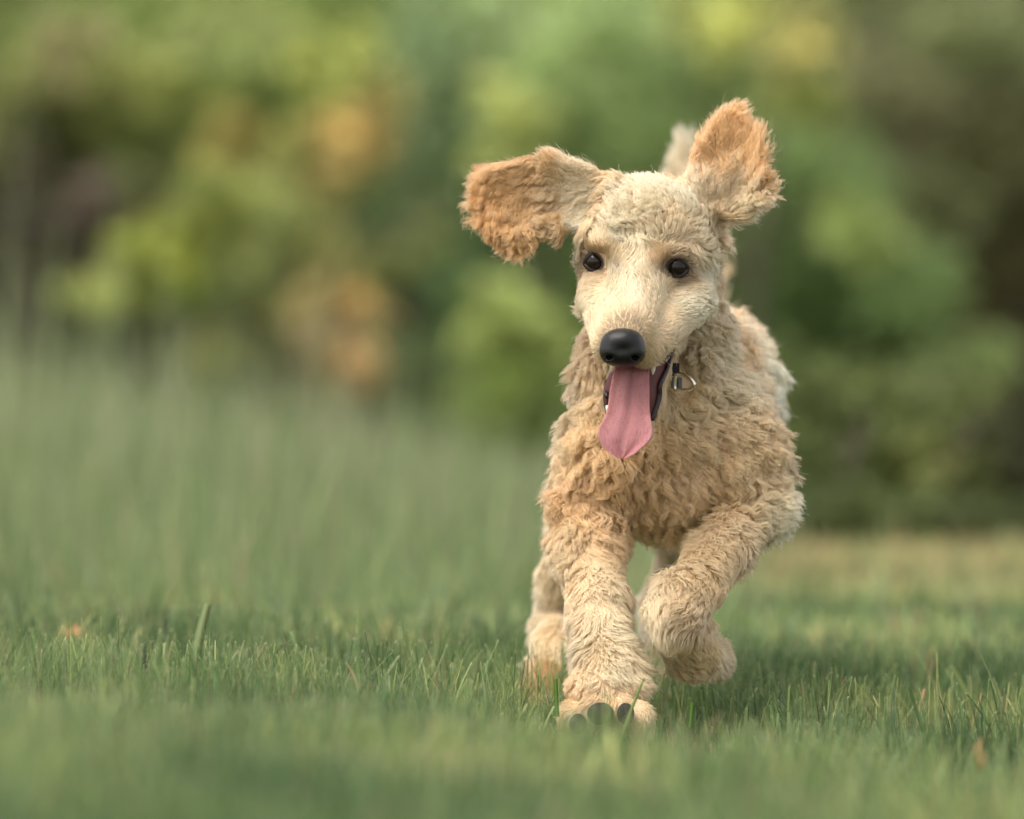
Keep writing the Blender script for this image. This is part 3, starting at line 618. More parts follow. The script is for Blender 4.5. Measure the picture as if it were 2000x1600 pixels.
# ------------------------------------------------------------------ coat
CREAM = (0.87, 0.71, 0.46); PALE = (0.90, 0.78, 0.56); TAN = (0.93, 0.69, 0.42); GOLD = (0.92, 0.66, 0.36); APR = (0.84, 0.48, 0.20); RUST = (0.78, 0.42, 0.16); DARK = (0.10, 0.075, 0.055); BROWN = (0.42, 0.26, 0.12)
CP = [ # px, py, y or None(on the surface), direction (right, down, away), length px, lift, wave px, colour
 (1216, 632, None, (0, -1, .2), 9, .30, .3, CREAM), (1240, 570, None, (0, -1, .1), 12, .25, .8, PALE), (1245, 530, None, (0, -1, 0), 13, .25, 1, CREAM),
 (1180, 620, None, (-.6, -.7, .3), 11, .28, .8, CREAM), (1150, 590, None, (-.7, .4, .4), 14, .3, 1.5, CREAM), (1145, 530, None, (-.8, .5, .4), 12, .28, 1, TAN),
 (1300, 610, None, (.7, -.3, .4), 12, .28, 1, CREAM), (1350, 590, None, (.7, .4, .4), 16, .3, 2, PALE), (1370, 540, None, (.7, .6, .4), 16, .3, 2, PALE),
 (1180, 690, None, (-.7, .5, .2), 10, .35, .4, CREAM), (1262, 695, None, (.7, .6, .2), 11, .35, .4, CREAM), (1216, 722, None, (0, 1, -.1), 9, .5, .3, (0.45, 0.36, 0.2)),
 (1165, 482, None, (-.5, -.6, .1), 15, .45, 1, CREAM), (1200, 500, None, (.2, -.9, .1), 12, .35, 1, CREAM), (1285, 505, None, (-.2, -.9, .1), 12, .35, 1, TAN), (1325, 490, None, (.4, -.7, .1), 16, .45, 1, CREAM),
 (1215, 440, None, (-.35, -.8, .2), 26, .48, 6, CREAM), (1262, 420, None, (.1, -.9, .2), 30, .5, 8, CREAM), (1310, 440, None, (.5, -.7, .2), 28, .48, 7, TAN), (1365, 460, None, (.8, .2, .3), 26, .4, 5, CREAM),
 (1260, 360, None, (0, -.7, .7), 26, .5, 6, PALE), (1200, 385, None, (-.5, -.6, .5), 26, .45, 6, PALE), (1335, 390, None, (.5, -.6, .5), 26, .45, 6, PALE), (1265, 470, None, (.1, -.9, .1), 22, .4, 4, CREAM), (1140, 440, None, (-.7, .1, .4), 20, .4, 3, PALE),
 (1290, 780, None, (.5, .9, .1), 16, .35, .6, CREAM), (1310, 730, None, (.5, .7, .2), 14, .35, .6, CREAM), (1186, 800, None, (-.4, .9, .1), 12, .35, .6, TAN),
 # left ear
 (1160, 400, None, (-1, -.05, 0), 44, .24, 4, TAN), (1185, 355, None, (-1, -.1, .1), 26, .25, 3, TAN), (1140, 345, None, (-1, -.25, 0), 36, .26, 4, TAN), (1100, 335, None, (-1, -.3, 0), 42, .26, 4, APR), (1075, 385, None, (-1, .15, 0), 60, .28, 6, APR), (1130, 385, None, (-1, .1, 0), 58, .26, 5, TAN), (1145, 430, None, (-.9, .35, 0), 50, .22, 4, TAN), (1110, 430, None, (-.9, .4, 0), 58, .24, 5, APR), (1040, 340, None, (-1, -.15, 0), 50, .24, 3.5, APR),
 (1000, 400, None, (-.9, .35, 0), 50, .32, 7, APR), (960, 360, None, (-1, -.1, 0), 38, .30, 7, APR), (960, 450, None, (-.8, .6, 0), 32, .30, 8, RUST), (1030, 460, None, (-.35, 1, 0), 34, .30, 7, APR),
 # right ear
 (1390, 400, None, (.7, -.6, 0), 42, .30, 6, TAN), (1350, 350, None, (.1, -.9, .1), 34, .2, 3, TAN), (1420, 380, None, (.8, -.6, 0), 58, .22, 3.5, TAN), (1395, 345, None, (.3, -1, 0), 60, .26, 6, APR), (1420, 260, None, (.2, -1, 0), 50, .24, 4, APR), (1470, 290, None, (.5, -.9, 0), 44, .26, 4, APR), (1370, 330, None, (-.15, -1, 0), 46, .28, 5, APR), (1410, 300, None, (.2, -1, 0), 56, .28, 6, APR), (1450, 330, None, (.6, -.8, 0), 56, .22, 4, APR),
 (1445, 240, None, (.2, -1, 0), 44, .32, 7, APR), (1485, 350, None, (.9, -.3, 0), 36, .30, 7, RUST), (1440, 400, None, (.9, .3, 0), 44, .30, 6, TAN),
 # neck side, chest
 (1425, 470, None, (.4, .9, .3), 28, .34, 7, TAN), (1400, 560, None, (.4, .9, .3), 28, .34, 6, CREAM), (1380, 650, None, (.4, .9, .2), 52, .34, 7, CREAM), (1340, 760, None, (.3, .9, 0), 52, .34, 7, GOLD),
 (1150, 700, None, (-.5, .8, .1), 46, .4, 8, TAN), (1110, 780, None, (-.6, .8, .1), 54, .34, 7, TAN), (1150, 850, None, (-.3, 1, 0), 54, .34, 7, GOLD), (1130, 930, None, (-.3, 1, 0), 54, .34, 7, TAN),
 (1230, 920, None, (0, 1, 0), 54, .34, 7, GOLD), (1300, 850, None, (.2, 1, 0), 59, .34, 8, GOLD), (1380, 830, None, (.5, .8, 0), 59, .34, 8, TAN), (1350, 920, None, (.3, 1, 0), 59, .34, 7, TAN), (1430, 780, None, (.5, .8, .1), 54, .34, 7, CREAM),
 (1470, 880, None, (.4, .9, .1), 57, .34, 7, CREAM), (1500, 760, None, (.5, .8, .2), 44, .34, 5, PALE), (1450, 660, None, (.6, .6, .3), 39, .34, 5, TAN), (1290, 1010, None, (0, 1, .1), 52, .34, 5, GOLD), (1520, 980, None, (.7, .7, .1), 41, .34, 5, CREAM),
 # legs
 (1110, 1040, None, (-.5, .9, 0), 40, .42, 6, CREAM), (1190, 1040, None, (.4, .9, 0), 40, .42, 6, TAN), (1150, 1150, None, (-.1, 1, 0), 32, .38, 4, TAN), (1160, 1250, None, (0, 1, 0), 30, .35, 3, CREAM), (1190, 1310, None, (.2, 1, -.1), 32, .4, 3, CREAM), (1100, 1250, None, (-.4, .9, 0), 30, .4, 3, CREAM),
 (1250, 1320, None, (.7, .8, 0), 34, .4, 4, TAN), (1120, 1350, None, (-.5, .7, -.1), 22, .4, 4, TAN), (1190, 1350, None, (0, .9, -.3), 20, .4, 3, TAN), (1150, 1390, None, (-.4, 1, 0), 24, .42, 4, TAN), (1240, 1395, None, (.4, 1, 0), 25, .42, 4, TAN), (1195, 1385, None, (0, 1, 0), 22, .4, 3, APR), (1190, 1425, None, (0, 1, 0), 18, .35, 2, GOLD),
 (1460, 1040, None, (.3, .9, 0), 38, .4, 5, TAN), (1400, 1100, None, (-.2, 1, 0), 36, .38, 5, GOLD), (1330, 1180, None, (-.4, .9, 0), 38, .4, 5, TAN), (1310, 1240, None, (-.1, 1, 0), 40, .38, 4, TAN), (1360, 1280, None, (.3, .9, .1), 36, .4, 4, GOLD), (1400, 1290, None, (.7, .5, .2), 34, .4, 4, CREAM),
 (1060, 1200, .45, (-.3, 1, 0), 34, .4, 4, CREAM), (1050, 1360, .34, (-.3, 1, 0), 34, .4, 3, APR), (1085, 1000, .45, (-.3, 1, 0), 34, .4, 4, CREAM), (1280, 1200, .62, (0, 1, 0), 28, .4, 3, PALE),
 (1338, 290, .92, (-.1, -1, 0), 50, .40, 6, CREAM), (1340, 390, .92, (-.3, -1, 0), 72, .5, 6, CREAM), (1340, 450, .92, (-.4, -1, 0), 72, .5, 5, TAN), (1400, 700, .7, (.2, .3, .9), 34, .4, 5, TAN), (1300, 900, .6, (0, 1, .2), 34, .4, 5, GOLD),
]
cpos, cdir, clen, clift, cwav, ccol = [], [], [], [], [], []
for (px, py, y, d, L, lf, wv, co) in CP:
    if y is None:
        l, n = hit(px, py)
        if l is None: continue
        cpos.append(l)
    else: cpos.append(P(px, py, y))
    cdir.append(norm(np.array((d[0], d[2], -d[1]), float))); clen.append(L*U); clift.append(lf); cwav.append(wv*U); ccol.append(co)
cpos = np.array(cpos); cdir = np.array(cdir); clen = np.array(clen); clift = np.array(clift); cwav = np.array(cwav); ccol = np.array(ccol)
def groom(p):
    outs = []
    for s in range(0, len(p), 20000):
        q = p[s:s+20000]; d2 = ((q[:, None]-cpos[None])**2).sum(-1)+4e-5; w = d2**-1.7; w /= w.sum(1, keepdims=True)
        outs.append((w@cdir, w@clen, w@clift, w@cwav, w@ccol))
    return [np.concatenate([o[i] for o in outs]) for i in range(5)]

def fur_material():
    m = bpy.data.materials.new('curly_fur'); m.use_nodes = True; nt = m.node_tree; nt.nodes.clear()
    out = nt.nodes.new('ShaderNodeOutputMaterial')
    a = nt.nodes.new('ShaderNodeAttribute'); a.attribute_name = 'col'
    h = nt.nodes.new('ShaderNodeBsdfHairPrincipled'); h.model = 'CHIANG'; h.parametrization = 'COLOR'
    h.inputs['Roughness'].default_value = 0.45; h.inputs['Radial Roughness'].default_value = 0.6
    h.inputs['Random Roughness'].default_value = 0.2
    nt.links.new(a.outputs['Color'], h.inputs['Color'])
    d = nt.nodes.new('ShaderNodeBsdfDiffuse'); nt.links.new(a.outputs['Color'], d.inputs['Color'])
    mx = nt.nodes.new('ShaderNodeMixShader'); mx.inputs[0].default_value = 0.45
    nt.links.new(h.outputs[0], mx.inputs[1]); nt.links.new(d.outputs[0], mx.inputs[2]); nt.links.new(mx.outputs[0], out.inputs[0])
    return m
m_fur = fur_material()
PADS = ((1129, 1414, 17, 20), (1173, 1394, 26, 22), (1222, 1394, 17, 21), (1190, 1438, 42, 17))
# triangulated skin for sampling
tri = np.vstack([bfc[:, [0, 1, 2]], bfc[:, [0, 2, 3]]])
ta, tb, tc_ = bv[tri[:, 0]], bv[tri[:, 1]], bv[tri[:, 2]]
tarea = 0.5*np.linalg.norm(np.cross(tb-ta, tc_-ta), axis=1); tcen = (ta+tb+tc_)/3
tpx, tpy = PX(tcen)
elx = xz(earL); erx = xz(earR)
inL = in_poly(tpx, tpy, [(1190, 300), (900, 250), (900, 520), (1080, 500), (1134, 460), (1160, 400)]) & (tcen[:, 1] < .3)
inR = in_poly(tpx, tpy, [(1330, 335), (1360, 150), (1560, 150), (1560, 430), (1440, 440), (1390, 410)]) & (tcen[:, 1] < .3)
tailm = (tcen[:, 1] > 0.80) & (tpy < 640)
headm = (tpy < 700+0*tpx) & (tcen[:, 1] < 0.10) & (tpx < 1405) & ~inL & ~inR | (tpy < 850) & (tpx > 1170) & (tpx < 1320) & (tcen[:, 1] < 0.055)
mouthm = in_poly(tpx, tpy, MOUTH) & (tcen[:, 1] < 0.09)
print('area', tarea.sum(), tarea[headm].sum(), 'verts', len(bv))
BALD = []
for px, py, rx, rz in PADS:
    l, n_ = hit(px, py); y = l[1] if l is not None else -.05
    BALD.append((np.array([P(px, py, y)]), np.array((rx*U*1.2, .03, rz*U*1.15))))
for px, py in ((1312, 694), (1307, 704), (1300, 718)):
    l, n_ = hit(px, py); BALD.append((np.array([l]), np.array((.0055, .014, .0055))))
l_, _ = hit(1335, 745); YB = l_[1]
BALD.append((np.array([P(1326, 742, YB)]), np.array((.011, .04, .013))))
def fur(name, mask, dens, sp_small, sp_big, npts=8, rad=0.00016, seed=0, clump=0.75, lmin=1.0, kind='stuff', bigpull=0.55, turn=0.38, fly_n=0.04):
    r = np.random.default_rng(100+seed)
    ids = np.nonzero(mask & ~mouthm)[0]; ar = tarea[ids].copy()
    back = tcen[ids, 1] > 0.3; ar = np.where(back, ar*0.6, ar)
    n = int(ar.sum()*dens*1e6)
    pick = ids[r.choice(len(ids), n, p=ar/ar.sum())]
    u = r.uniform(size=(n, 2)); fl = u.sum(1) > 1; u[fl] = 1-u[fl]
    a, b, c = tri[pick, 0], tri[pick, 1], tri[pick, 2]
    w0 = (1-u.sum(1))[:, None]
    root = bv[a]*w0+bv[b]*u[:, :1]+bv[c]*u[:, 1:]; nn = norm(bn[a]*w0+bn[b]*u[:, :1]+bn[c]*u[:, 1:])
    keep = np.ones(n, bool)
    for e, (ex, ez, er) in zip(eyec, EYES):
        q = root-e; keep &= ~((np.abs(q[:, 1]) < 0.03) & (((q[:, 0])/0.0122)**2+((q[:, 2]+0.0006)/0.0092)**2 < 1))
    for (c_, rad_) in BALD: keep &= (((root-c_[0])/rad_)**2).sum(1) > 1
    root, nn = root[keep], nn[keep]; n = len(root)
    # clump centres: a random subset at two sizes
    area = ar.sum()
    def centres(pts, sp):
        m = max(8, int(area/(sp*U)**2)); m = min(m, len(pts)); return r.choice(len(pts), m, replace=False)
    cs = centres(root, sp_small)
    kd = kdtree.KDTree(len(cs))
    for i, q in enumerate(root[cs]): kd.insert(q, i)
    kd.balance(); own = np.array([kd.find(q)[1] for q in root.tolist()])
    cr, cn = root[cs], nn[cs]
    cb = r.choice(len(cr), max(6, min(len(cr), int(area/(sp_big*U)**2))), replace=False)
    kd2 = kdtree.KDTree(len(cb))
    for i, q in enumerate(cr[cb]): kd2.insert(q, i)
    kd2.balance(); ownb = np.array([kd2.find(q)[1] for q in cr.tolist()])
    br = cr[cb]
    # groom at the small clump centres (direction noise from the big ones: whole locks turn together)
    g, L, lf, wv, co = groom(cr)
    gB = g[cb]+V3(55, 300+seed, br)*turn+V3(140, 320+seed, br)*turn*0.58
    g = 0.35*g+0.65*gB[ownb]
    g = g-cn*np.sum(g*cn, 1, keepdims=True); g = norm(g); bt = np.cross(cn, g)
    L = L*lmin
    Lc = L*(1+0.22*Noise(120, 330+seed)(cr))*r.uniform(0.85, 1.1, len(cr)); Lc = np.clip(Lc, 0.002, None)
    liftn = np.clip(lf*(1+0.35*Noise(90, 340+seed)(cr)), 0.12, 0.9)
    ph = Noise(70, 350+seed)(cr)*2.2; lam = 0.0155*(1+0.2*Noise(60, 360+seed)(cr))
    t = np.linspace(0, 1, npts)
    # centre path
    path = np.zeros((len(cr), npts, 3))
    for j in range(1, npts):
        tt = (t[j]+t[j-1])/2; l_ = (liftn*(1-0.75*tt))[:, None]
        d = norm(g*(1-l_)+cn*l_); path[:, j] = path[:, j-1]+d*(Lc/(npts-1))[:, None]
    arc = Lc[:, None]*t[None]
    ang = 2*np.pi*arc/lam[:, None]+ph[:, None]; amp = wv[:, None]*np.clip(arc/0.008, 0, 1)
    path += bt[:, None]*(amp*(np.sin(ang)-np.sin(ph)[:, None]*(1-t)))[..., None]+cn[:, None]*(amp*0.7*np.cos(ang))[..., None]*t[None, :, None]
    li = r.uniform(0.80, 1.05, n)
    k1 = (clump*np.clip(t*1.6, 0, 1)**1.1); k2 = 0.5*np.clip(t*1.3, 0, 1)**1.3
    base = root[:, None]*(1-k1)[None, :, None]+cr[own][:, None]*k1[None, :, None]
    base = base+(br[ownb[own]]-cr[own])[:, None]*k2[None, :, None]*(bigpull*np.clip(wv[own]/(7*U), .25, 1))[:, None, None]
    jit = r.normal(size=(n, 1, 3))*0.0004*(t[None, :, None]**1.3)*np.clip(Lc[own]/0.015, .3, 1.3)[:, None, None]
    fly = (r.uniform(size=n) < fly_n)[:, None, None]*r.normal(size=(n, 1, 3))*0.0028*t[None, :, None]**2*np.clip(Lc[own]/0.015, .3, 1.3)[:, None, None]
    pts = base+path[own]*li[:, None, None]+jit+fly
    pts[:, 0] -= nn*0.0008
    # colour: region, lock to lock and strand to strand; roots warmer, tips paler, which also paints in highlights on the ridges
    cc = co*(1+0.05*Noise(60, 370+seed)(cr))[:, None]*r.uniform(0.84, 1.08, (len(cr), 1))*np.where(r.uniform(size=(len(cr), 1)) < .12, .82, 1); warm = Noise(35, 380+seed)(cr)*0.05
    cc = cc*np.stack([1+0*warm, 1-warm, 1-2*warm], 1); cc = cc[own]*r.uniform(0.80, 1.12, (n, 1))
    rx, ry = PX(root)
    # dark rims round the eyes and above the nose are real pigment of the coat
    for e in eyec:
        q = root-e; dd = np.sqrt((q[:, 0]/1.15)**2+q[:, 2]**2+0.2*q[:, 1]**2); k = np.clip(1-(dd-0.0145)/0.005, 0, 1)[:, None]*0.85; cc = cc*(1-k)+np.array((0.14, 0.09, 0.06))*k
        k = np.clip(1-(dd-0.019)/0.014, 0, 1)[:, None]*0.5; cc = cc*(1-k)+np.array((0.50, 0.33, 0.17))*k
    for (qx, qy, sx, sy, c3, am) in ((1203, 527, 13, 17, (0.28, 0.22, 0.16), .65), (1284, 532, 14, 18, (0.28, 0.22, 0.16), .65), (1165, 478, 30, 14, (0.66, 0.46, 0.25), .38), (1330, 486, 34, 14, (0.66, 0.46, 0.25), .38), (1150, 542, 20, 12, (0.70, 0.50, 0.29), .6), (1352, 555, 22, 16, (0.74, 0.54, 0.32), .5), (1238, 590, 26, 60, (0.80, 0.67, 0.48), .45), (1262, 455, 30, 18, (0.78, 0.56, 0.32), .5)):
        k = np.exp(-((rx-qx)/sx)**2-((ry-qy)/sy)**2)*(root[:, 1] < .1); k = (k*am)[:, None]; cc = cc*(1-k)+np.array(c3)*k
    dn = np.linalg.norm((root-P(1216, 660, -.10))*np.array([1, .6, 1.0]), axis=1); k = np.clip(1-(dn-0.020)/0.010, 0, 1)[:, None]*0.75*r.uniform(0.3, 1, (n, 1)); cc = cc*(1-k)+np.array((0.13, 0.10, 0.07))*k
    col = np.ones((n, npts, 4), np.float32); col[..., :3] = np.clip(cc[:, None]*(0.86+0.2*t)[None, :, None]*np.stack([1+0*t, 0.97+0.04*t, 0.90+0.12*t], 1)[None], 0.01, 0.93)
    rr = rad*np.clip(1.15-t**2*0.75, 0.2, None)[None]*np.ones((n, 1))
    hc = bpy.data.hair_curves.new(name); hc.add_curves([npts]*n)
    hc.position_data.foreach_set('vector', (pts-DB).astype(np.float32).ravel())
    at = hc.attributes.get('radius') or hc.attributes.new('radius', 'FLOAT', 'POINT'); at.data.foreach_set('value', rr.astype(np.float32).ravel())
    ca = hc.attributes.new('col', 'FLOAT_COLOR', 'POINT'); ca.data.foreach_set('color', col.ravel())
    hc.materials.append(m_fur); o = link(name, hc, dog); tag(o, None, None, None, kind)
    print(name, n); return o
rest = ~(inL | inR | tailm | headm)
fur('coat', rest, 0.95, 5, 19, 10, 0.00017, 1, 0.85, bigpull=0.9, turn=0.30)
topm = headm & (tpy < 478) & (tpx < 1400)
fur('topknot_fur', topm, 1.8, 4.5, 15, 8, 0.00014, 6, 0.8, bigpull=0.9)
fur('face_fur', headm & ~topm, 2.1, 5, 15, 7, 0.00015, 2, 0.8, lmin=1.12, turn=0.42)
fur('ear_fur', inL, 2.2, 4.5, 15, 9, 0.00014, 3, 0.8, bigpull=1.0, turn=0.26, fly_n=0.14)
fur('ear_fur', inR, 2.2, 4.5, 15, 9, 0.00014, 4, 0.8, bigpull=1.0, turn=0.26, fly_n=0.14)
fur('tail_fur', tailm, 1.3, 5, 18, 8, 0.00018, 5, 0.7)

# ------------------------------------------------------------------ eyes
m_eye = mat('eye_dark_iris', 0.03, (0.012, 0.007, 0.004), spec=0.28)
m_rim = mat('dark_eyelid_skin', 0.5, (0.018, 0.012, 0.010), spec=0.25, bump=(900, 0.3, 'n'))
def sphere(name, c, r, m, parent, seg=32, rings=20, sq=(1, 1, 1)):
    vs = []; fs = []
    for i in range(rings+1):
        th = math.pi*i/rings
        for j in range(seg):
            ph = 2*math.pi*j/seg; vs.append((c[0]+r*sq[0]*math.sin(th)*math.cos(ph), c[1]+r*sq[1]*math.sin(th)*math.sin(ph), c[2]+r*sq[2]*math.cos(th)))
    for i in range(rings):
        for j in range(seg): fs.append((i*seg+j, (i+1)*seg+j, (i+1)*seg+(j+1) % seg, i*seg+(j+1) % seg))
    return mk_mesh(name, vs, fs, m, parent)
for (ex, ez, er), e, sgn in zip(EYES, eyec, (-1, 1)):
    R = 0.0122
    eb = sphere('eye', e-DB, R, m_eye, dog, 40, 28)
    a = np.linspace(0, 2*np.pi, 48, endpoint=False)
    xx = 0.0114*np.cos(a)*1.0; zz = 0.0086*np.sin(a)*(1-0.30*np.cos(a)**4)
    rot = math.radians(8*sgn); x2 = xx*math.cos(rot)+zz*math.sin(rot); z2 = -xx*math.sin(rot)*sgn*sgn+zz*math.cos(rot)
    yy = -np.sqrt(np.maximum((R-0.0002)**2-x2**2-z2**2, 1e-9))
    tube_obj('eyelid', np.stack([x2, yy, z2], 1)+e-DB, 0.0016+0.0008*np.abs(np.cos(a))**3, m_rim, dog, 10, True)

# ------------------------------------------------------------------ nose
nf = Field(P(1216-70, 690+70, -.125), P(1216+70, 690-90, -.045), 0.0009)
N0 = P(1216, 680, -.086)
def nell(px, py, dy, rx, ry, rz, k=5, sub=False): nf.ell(P(px, py, -.086+dy), (rx*U, ry*U, rz*U), k*U, None, sub)
nell(1216, 670, 0, 38, 40, 24, 4); nell(1193, 686, -.004, 22, 30, 25, 12); nell(1239, 687, -.004, 22, 30, 25, 12); nell(1216, 696, -.004, 24, 30, 22, 16)
nell(1216, 662, -.005, 33, 28, 18, 16)
nell(1190, 698, -.0185, 7.5, 22, 5.0, 3, True); nell(1241, 699, -.0185, 7.5, 22, 5.0, 3, True)
nf.cone(P(1189, 699, -.105), P(1171, 706, -.090), 5*U, 2.5*U, 3*U, True); nf.cone(P(1243, 700, -.105), P(1261, 707, -.090), 5*U, 2.5*U, 3*U, True)
nf.cone(P(1216, 690, -.109), P(1216, 726, -.102), 2.2*U, 2.4*U, 3*U, True)
nv, nfc = nf.mesh(); nv = relax(nv, nfc, 2, 0.4)
m_nose = mat('black_nose_leather', 0.22, (0.005, 0.0045, 0.0045), spec=0.42, bump=(1200, 0.3, 'v'))
mk_mesh('nose', nv-DB, nfc, m_nose, dog)

# ------------------------------------------------------------------ mouth
m_lip = mat('wet_dark_lip', 0.33, (0.035, 0.017, 0.016), spec=0.35, bump=(500, 0.9, 'n'))
m_gum = mat('wet_mouth_lining', 0.25, (0.16, 0.035, 0.035), spec=0.5, coat=0.4)
m_tooth = mat('tooth', 0.25, (0.78, 0.72, 0.58), spec=0.5)
def onjaw(pts, dy=0.0):
    out = []
    for px, py, y in pts: out.append(P(px, py, y+dy))
    return np.array(out)
def smooth_path(p, n=30):
    p = np.array(p); t = np.linspace(0, len(p)-1, n); i = np.clip(t.astype(int), 0, len(p)-2); f = t-i
    q = lambda k: p[np.clip(k, 0, len(p)-1)]
    a, b, c, d = q(i-1), q(i), q(i+1), q(i+2); f = f[:, None]
    return 0.5*((2*b)+(-a+c)*f+(2*a-5*b+4*c-d)*f*f+(-a+3*b-3*c+d)*f**3)
def surf(px, py, dy):
    l, n = hit(px, py); return P(px, py, l[1]+dy) if l is not None else P(px, py, 0)
rl = smooth_path([surf(1313, 692, -.009), surf(1308, 704, -.010), surf(1300, 726, -.007), surf(1288, 752, -.004), surf(1286, 774, -.006), surf(1279, 800, -.004), surf(1273, 820, -.004)])
tube_obj('lip', rl-DB, np.interp(np.linspace(0, 1, 30), [0, .3, .7, 1], [0.0012, .0026, .0038, .0025]), m_lip, dog, 12)
ll = smooth_path([surf(1184, 722, -.004), surf(1184, 745, -.0035), surf(1183, 768, -.005), surf(1188, 782, -.003), surf(1186, 800, -.005), surf(1194, 820, -.004)])
tube_obj('lip', ll-DB, np.interp(np.linspace(0, 1, 30), [0, .5, 1], [0.0015, .0024, .0022]), m_lip, dog, 12)
ul = smooth_path([surf(1312, 690, -.008), surf(1303, 697, -.008), surf(1294, 702, -.006)])
tube_obj('lip', ul-DB, 0.0013, m_lip, dog, 10)
for a, b, r in ((P(1187, 793, -.030), P(1185, 806, -.032), 0.0022), (P(1276, 715, -.045), P(1275, 732, -.046), 0.0026)):
    tube_obj('tooth', np.array([a, a*.5+b*.5, b])-DB, [r, r*.8, r*.25], m_tooth, dog, 8)

# ------------------------------------------------------------------ tongue
def tongue():
    rows = [(1236, 705, -.035, 33), (1233, 730, -.050, 36), (1230, 760, -.060, 38), (1228, 790, -.068, 40), (1226, 812, -.074, 45), (1223, 832, -.078, 51), (1221, 848, -.080, 53), (1219, 862, -.0805, 49), (1217, 875, -.080, 38), (1216, 886, -.079, 24), (1215, 893, -.078, 11), (1215, 896, -.077, 3)]
    rows = np.array(rows, float); n = 44; t = np.linspace(0, len(rows)-1, n)
    R = smooth_path(rows, n); nu = 28; vs = []; cols = []
    for i in range(n):
        cx, cy, yy, hw = R[i]; s = i/(n-1)
        for side in (0, 1):
            us = np.linspace(-1, 1, nu) if side == 0 else np.linspace(1, -1, nu)[1:-1]
            for u in us:
                ed = math.sqrt(max(0, 1-u*u)) if side else 0
                cup = -0.004*(u*u)*(1-0.4*s)+0.0013*math.exp(-((u-.05*math.sin(s*7))/0.14)**2)*(1-0.55*s)+0.0006*math.sin(u*9+s*4)
                th = (0.0048*(1-abs(u)**4)*(1-0.6*s)+0.0006) if side else 0
                y = yy+cup+th
                wob = 1+0.02*math.sin(s*21+u*3)
                vs.append(P(cx+u*hw*wob, cy+(3*u*u if s > .2 else 0)*(1-s)*0+0, y))
                e = abs(u)**3; tip = s**1.5
                base = np.array((0.42, 0.18, 0.175))*(1-tip)+np.array((0.66, 0.27, 0.29))*tip
                base = base*(1-0.3*e*(s > .35))+np.array((0.80, 0.38, 0.40))*0.3*e*(s > .35)
                g = math.exp(-((u-.05*math.sin(s*7))/0.10)**2)*(1-s)*0.28; cols.append(base*(1-g))
    m = nu+nu-2; fs = []
    for i in range(n-1):
        for k in range(m): fs.append((i*m+k, i*m+(k+1) % m, (i+1)*m+(k+1) % m, (i+1)*m+k))
    mt = mat('tongue', 0.30, attr='col', spec=0.45, sss=0.35)
    nt = mt.node_tree; b = nt.nodes['Principled BSDF']
    tc = nt.nodes.new('ShaderNodeTexCoord'); mp = nt.nodes.new('ShaderNodeMapping'); mp.inputs['Scale'].default_value = (1, 1, 0.22)
    n1 = nt.nodes.new('ShaderNodeTexNoise'); n1.inputs['Scale'].default_value = 420; n1.inputs['Detail'].default_value = 5
    v1 = nt.nodes.new('ShaderNodeTexVoronoi'); v1.inputs['Scale'].default_value = 1700
    nt.links.new(tc.outputs['Object'], mp.inputs[0]); nt.links.new(mp.outputs[0], n1.inputs['Vector']); nt.links.new(tc.outputs['Object'], v1.inputs['Vector'])
    rp = nt.nodes.new('ShaderNodeValToRGB'); rp.color_ramp.elements[0].position = 0.485; rp.color_ramp.elements[1].position = 0.53; rp.color_ramp.elements.new(0.505)
    rp.color_ramp.elements[0].color = (1, 1, 1, 1); rp.color_ramp.elements[1].color = (.66, .5, .5, 1); rp.color_ramp.elements[2].color = (1, 1, 1, 1)
    nt.links.new(n1.outputs['Fac'], rp.inputs[0])
    mu = nt.nodes.new('ShaderNodeMixRGB'); mu.blend_type = 'MULTIPLY'; mu.inputs[0].default_value = 0.9
    nt.links.new(b.inputs['Base Color'].links[0].from_socket, mu.inputs[1]); nt.links.new(rp.outputs[0], mu.inputs[2]); nt.links.new(mu.outputs[0], b.inputs['Base Color'])
    ad = nt.nodes.new('ShaderNodeMath'); ad.operation = 'ADD'; nt.links.new(v1.outputs[0], ad.inputs[0]); nt.links.new(rp.outputs[0], ad.inputs[1])
    bp = nt.nodes.new('ShaderNodeBump'); bp.inputs['Strength'].default_value = 0.7; bp.inputs['Distance'].default_value = 0.0008
    nt.links.new(ad.outputs[0], bp.inputs['Height']); nt.links.new(bp.outputs[0], b.inputs['Normal'])
    return mk_mesh('tongue', np.array(vs)-DB, fs, mt, dog, np.array(cols))
tongue()

# ------------------------------------------------------------------ paw pads and whiskers
m_pad = mat('dark_paw_pad', 0.75, (0.028, 0.022, 0.020), spec=0.3, bump=(700, 0.8, 'v'))
for px, py, rx, rz in PADS:
    l, n = hit(px, py); y = l[1] if l is not None else -.05
    sphere('paw_pad', P(px, py, y-0.0065)-DB, U, m_pad, dog, 20, 14, (rx, 14, rz))
m_wh = mat('whisker', 0.4, (0.75, 0.68, 0.55))
for (px, py, dx, dz) in ((1150, 655, -22, 3), (1170, 640, -28, -6), (1305, 690, 20, 12), (1298, 705, 14, 14), (1306, 676, 26, 4), (1165, 690, -18, 18)):
    s0 = surf(px, py, 0); e0 = P(px+dx, py+dz, s0[1]-0.01)
    tube_obj('whisker', bez(s0, (s0+e0)/2+np.array([0, 0, .002]), e0, 6)-DB, np.linspace(.0002, .00006, 6), m_wh, dog, 5)

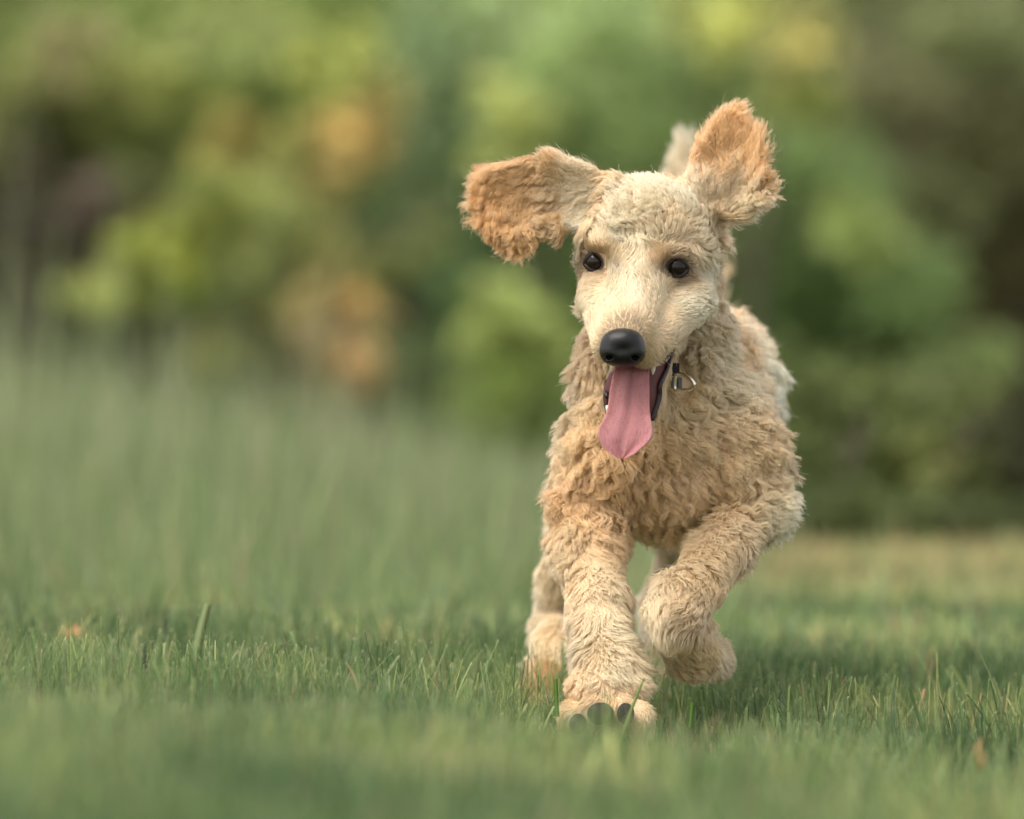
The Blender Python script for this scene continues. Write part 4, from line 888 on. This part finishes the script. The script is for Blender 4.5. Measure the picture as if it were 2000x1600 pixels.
# ------------------------------------------------------------------ collar
m_web = mat('black_webbing', 0.8, (0.018, 0.018, 0.022), bump=(900, 0.8, 'n'))
m_webg = mat('grey_webbing', 0.8, (0.16, 0.17, 0.16), bump=(900, 0.8, 'n'))
m_metal = mat('nickel_ring', 0.18, (0.72, 0.68, 0.58), metallic=1.0)
cc0 = P(1325, 728, 0.03); col_r = empty('dog_collar', tuple(cc0)); tag(col_r, 'black webbing collar with a silver ring round the dog\'s neck', 'collar')
# band: closed strap round the neck, following an inclined ellipse
a = np.linspace(0, 2*np.pi, 64, endpoint=False)
l0, _ = hit(1345, 745); yb = l0[1] if l0 is not None else .05
ctr = P(1296, 690, .16)
hi = 0.024/2; vs = []; fs = []
for k in a:
    rr_ = np.array([math.cos(k)*0.062, math.sin(k)*0.066, math.sin(k)*0.025])
    d = norm(np.array([math.cos(k), math.sin(k), 0]))
    c_ = ctr+rr_
    for (o_, h_) in ((0, -hi), (.0025, -hi), (.0025, hi), (0, hi)): vs.append(c_+d*o_+np.array([0, 0, h_])-cc0)
for i in range(64):
    j = (i+1) % 64
    for k in range(4): fs.append((i*4+k, i*4+(k+1) % 4, j*4+(k+1) % 4, j*4+k))
mk_mesh('band', vs, fs, m_web, col_r, smooth=False)
yt = YB-0.032
def boxm(name, c, hx, hy, hz, m, parent, bev=0.0006):
    me = bpy.data.meshes.new(name); import bmesh
    bm = bmesh.new(); bmesh.ops.create_cube(bm, size=2)
    for v_ in bm.verts: v_.co = Vector((c[0]+v_.co.x*hx, c[1]+v_.co.y*hy, c[2]+v_.co.z*hz))
    bmesh.ops.bevel(bm, geom=bm.edges[:], offset=bev, segments=2, affect='EDGES'); bm.to_mesh(me); bm.free(); me.materials.append(m); return link(name, me, parent)
boxm('strap_end', P(1316, 722, yt+.005)-cc0, 11*U, .0025, 13*U, m_web, col_r)
boxm('ring_tab', P(1321, 748, yt+.002)-cc0, 11*U, .003, 11*U, m_webg, col_r)
for q in (1316, 1324): tube_obj('stitching', np.array([P(q, 740, yt-.0015), P(q, 748, yt-.0018), P(q, 756, yt-.0015)])-cc0, .0005, m_web, col_r, 5)
ring = [(1320, 733), (1332, 731), (1346, 739), (1355, 748), (1354, 756), (1343, 762), (1328, 762), (1318, 759)]
rp_ = smooth_path([P(x_, z_, yt-.002-0.0002*(x_-1320)) for x_, z_ in ring+ring[:1]], 48)[:-1]
tube_obj('ring', rp_-cc0, .0020, m_metal, col_r, 12, True)
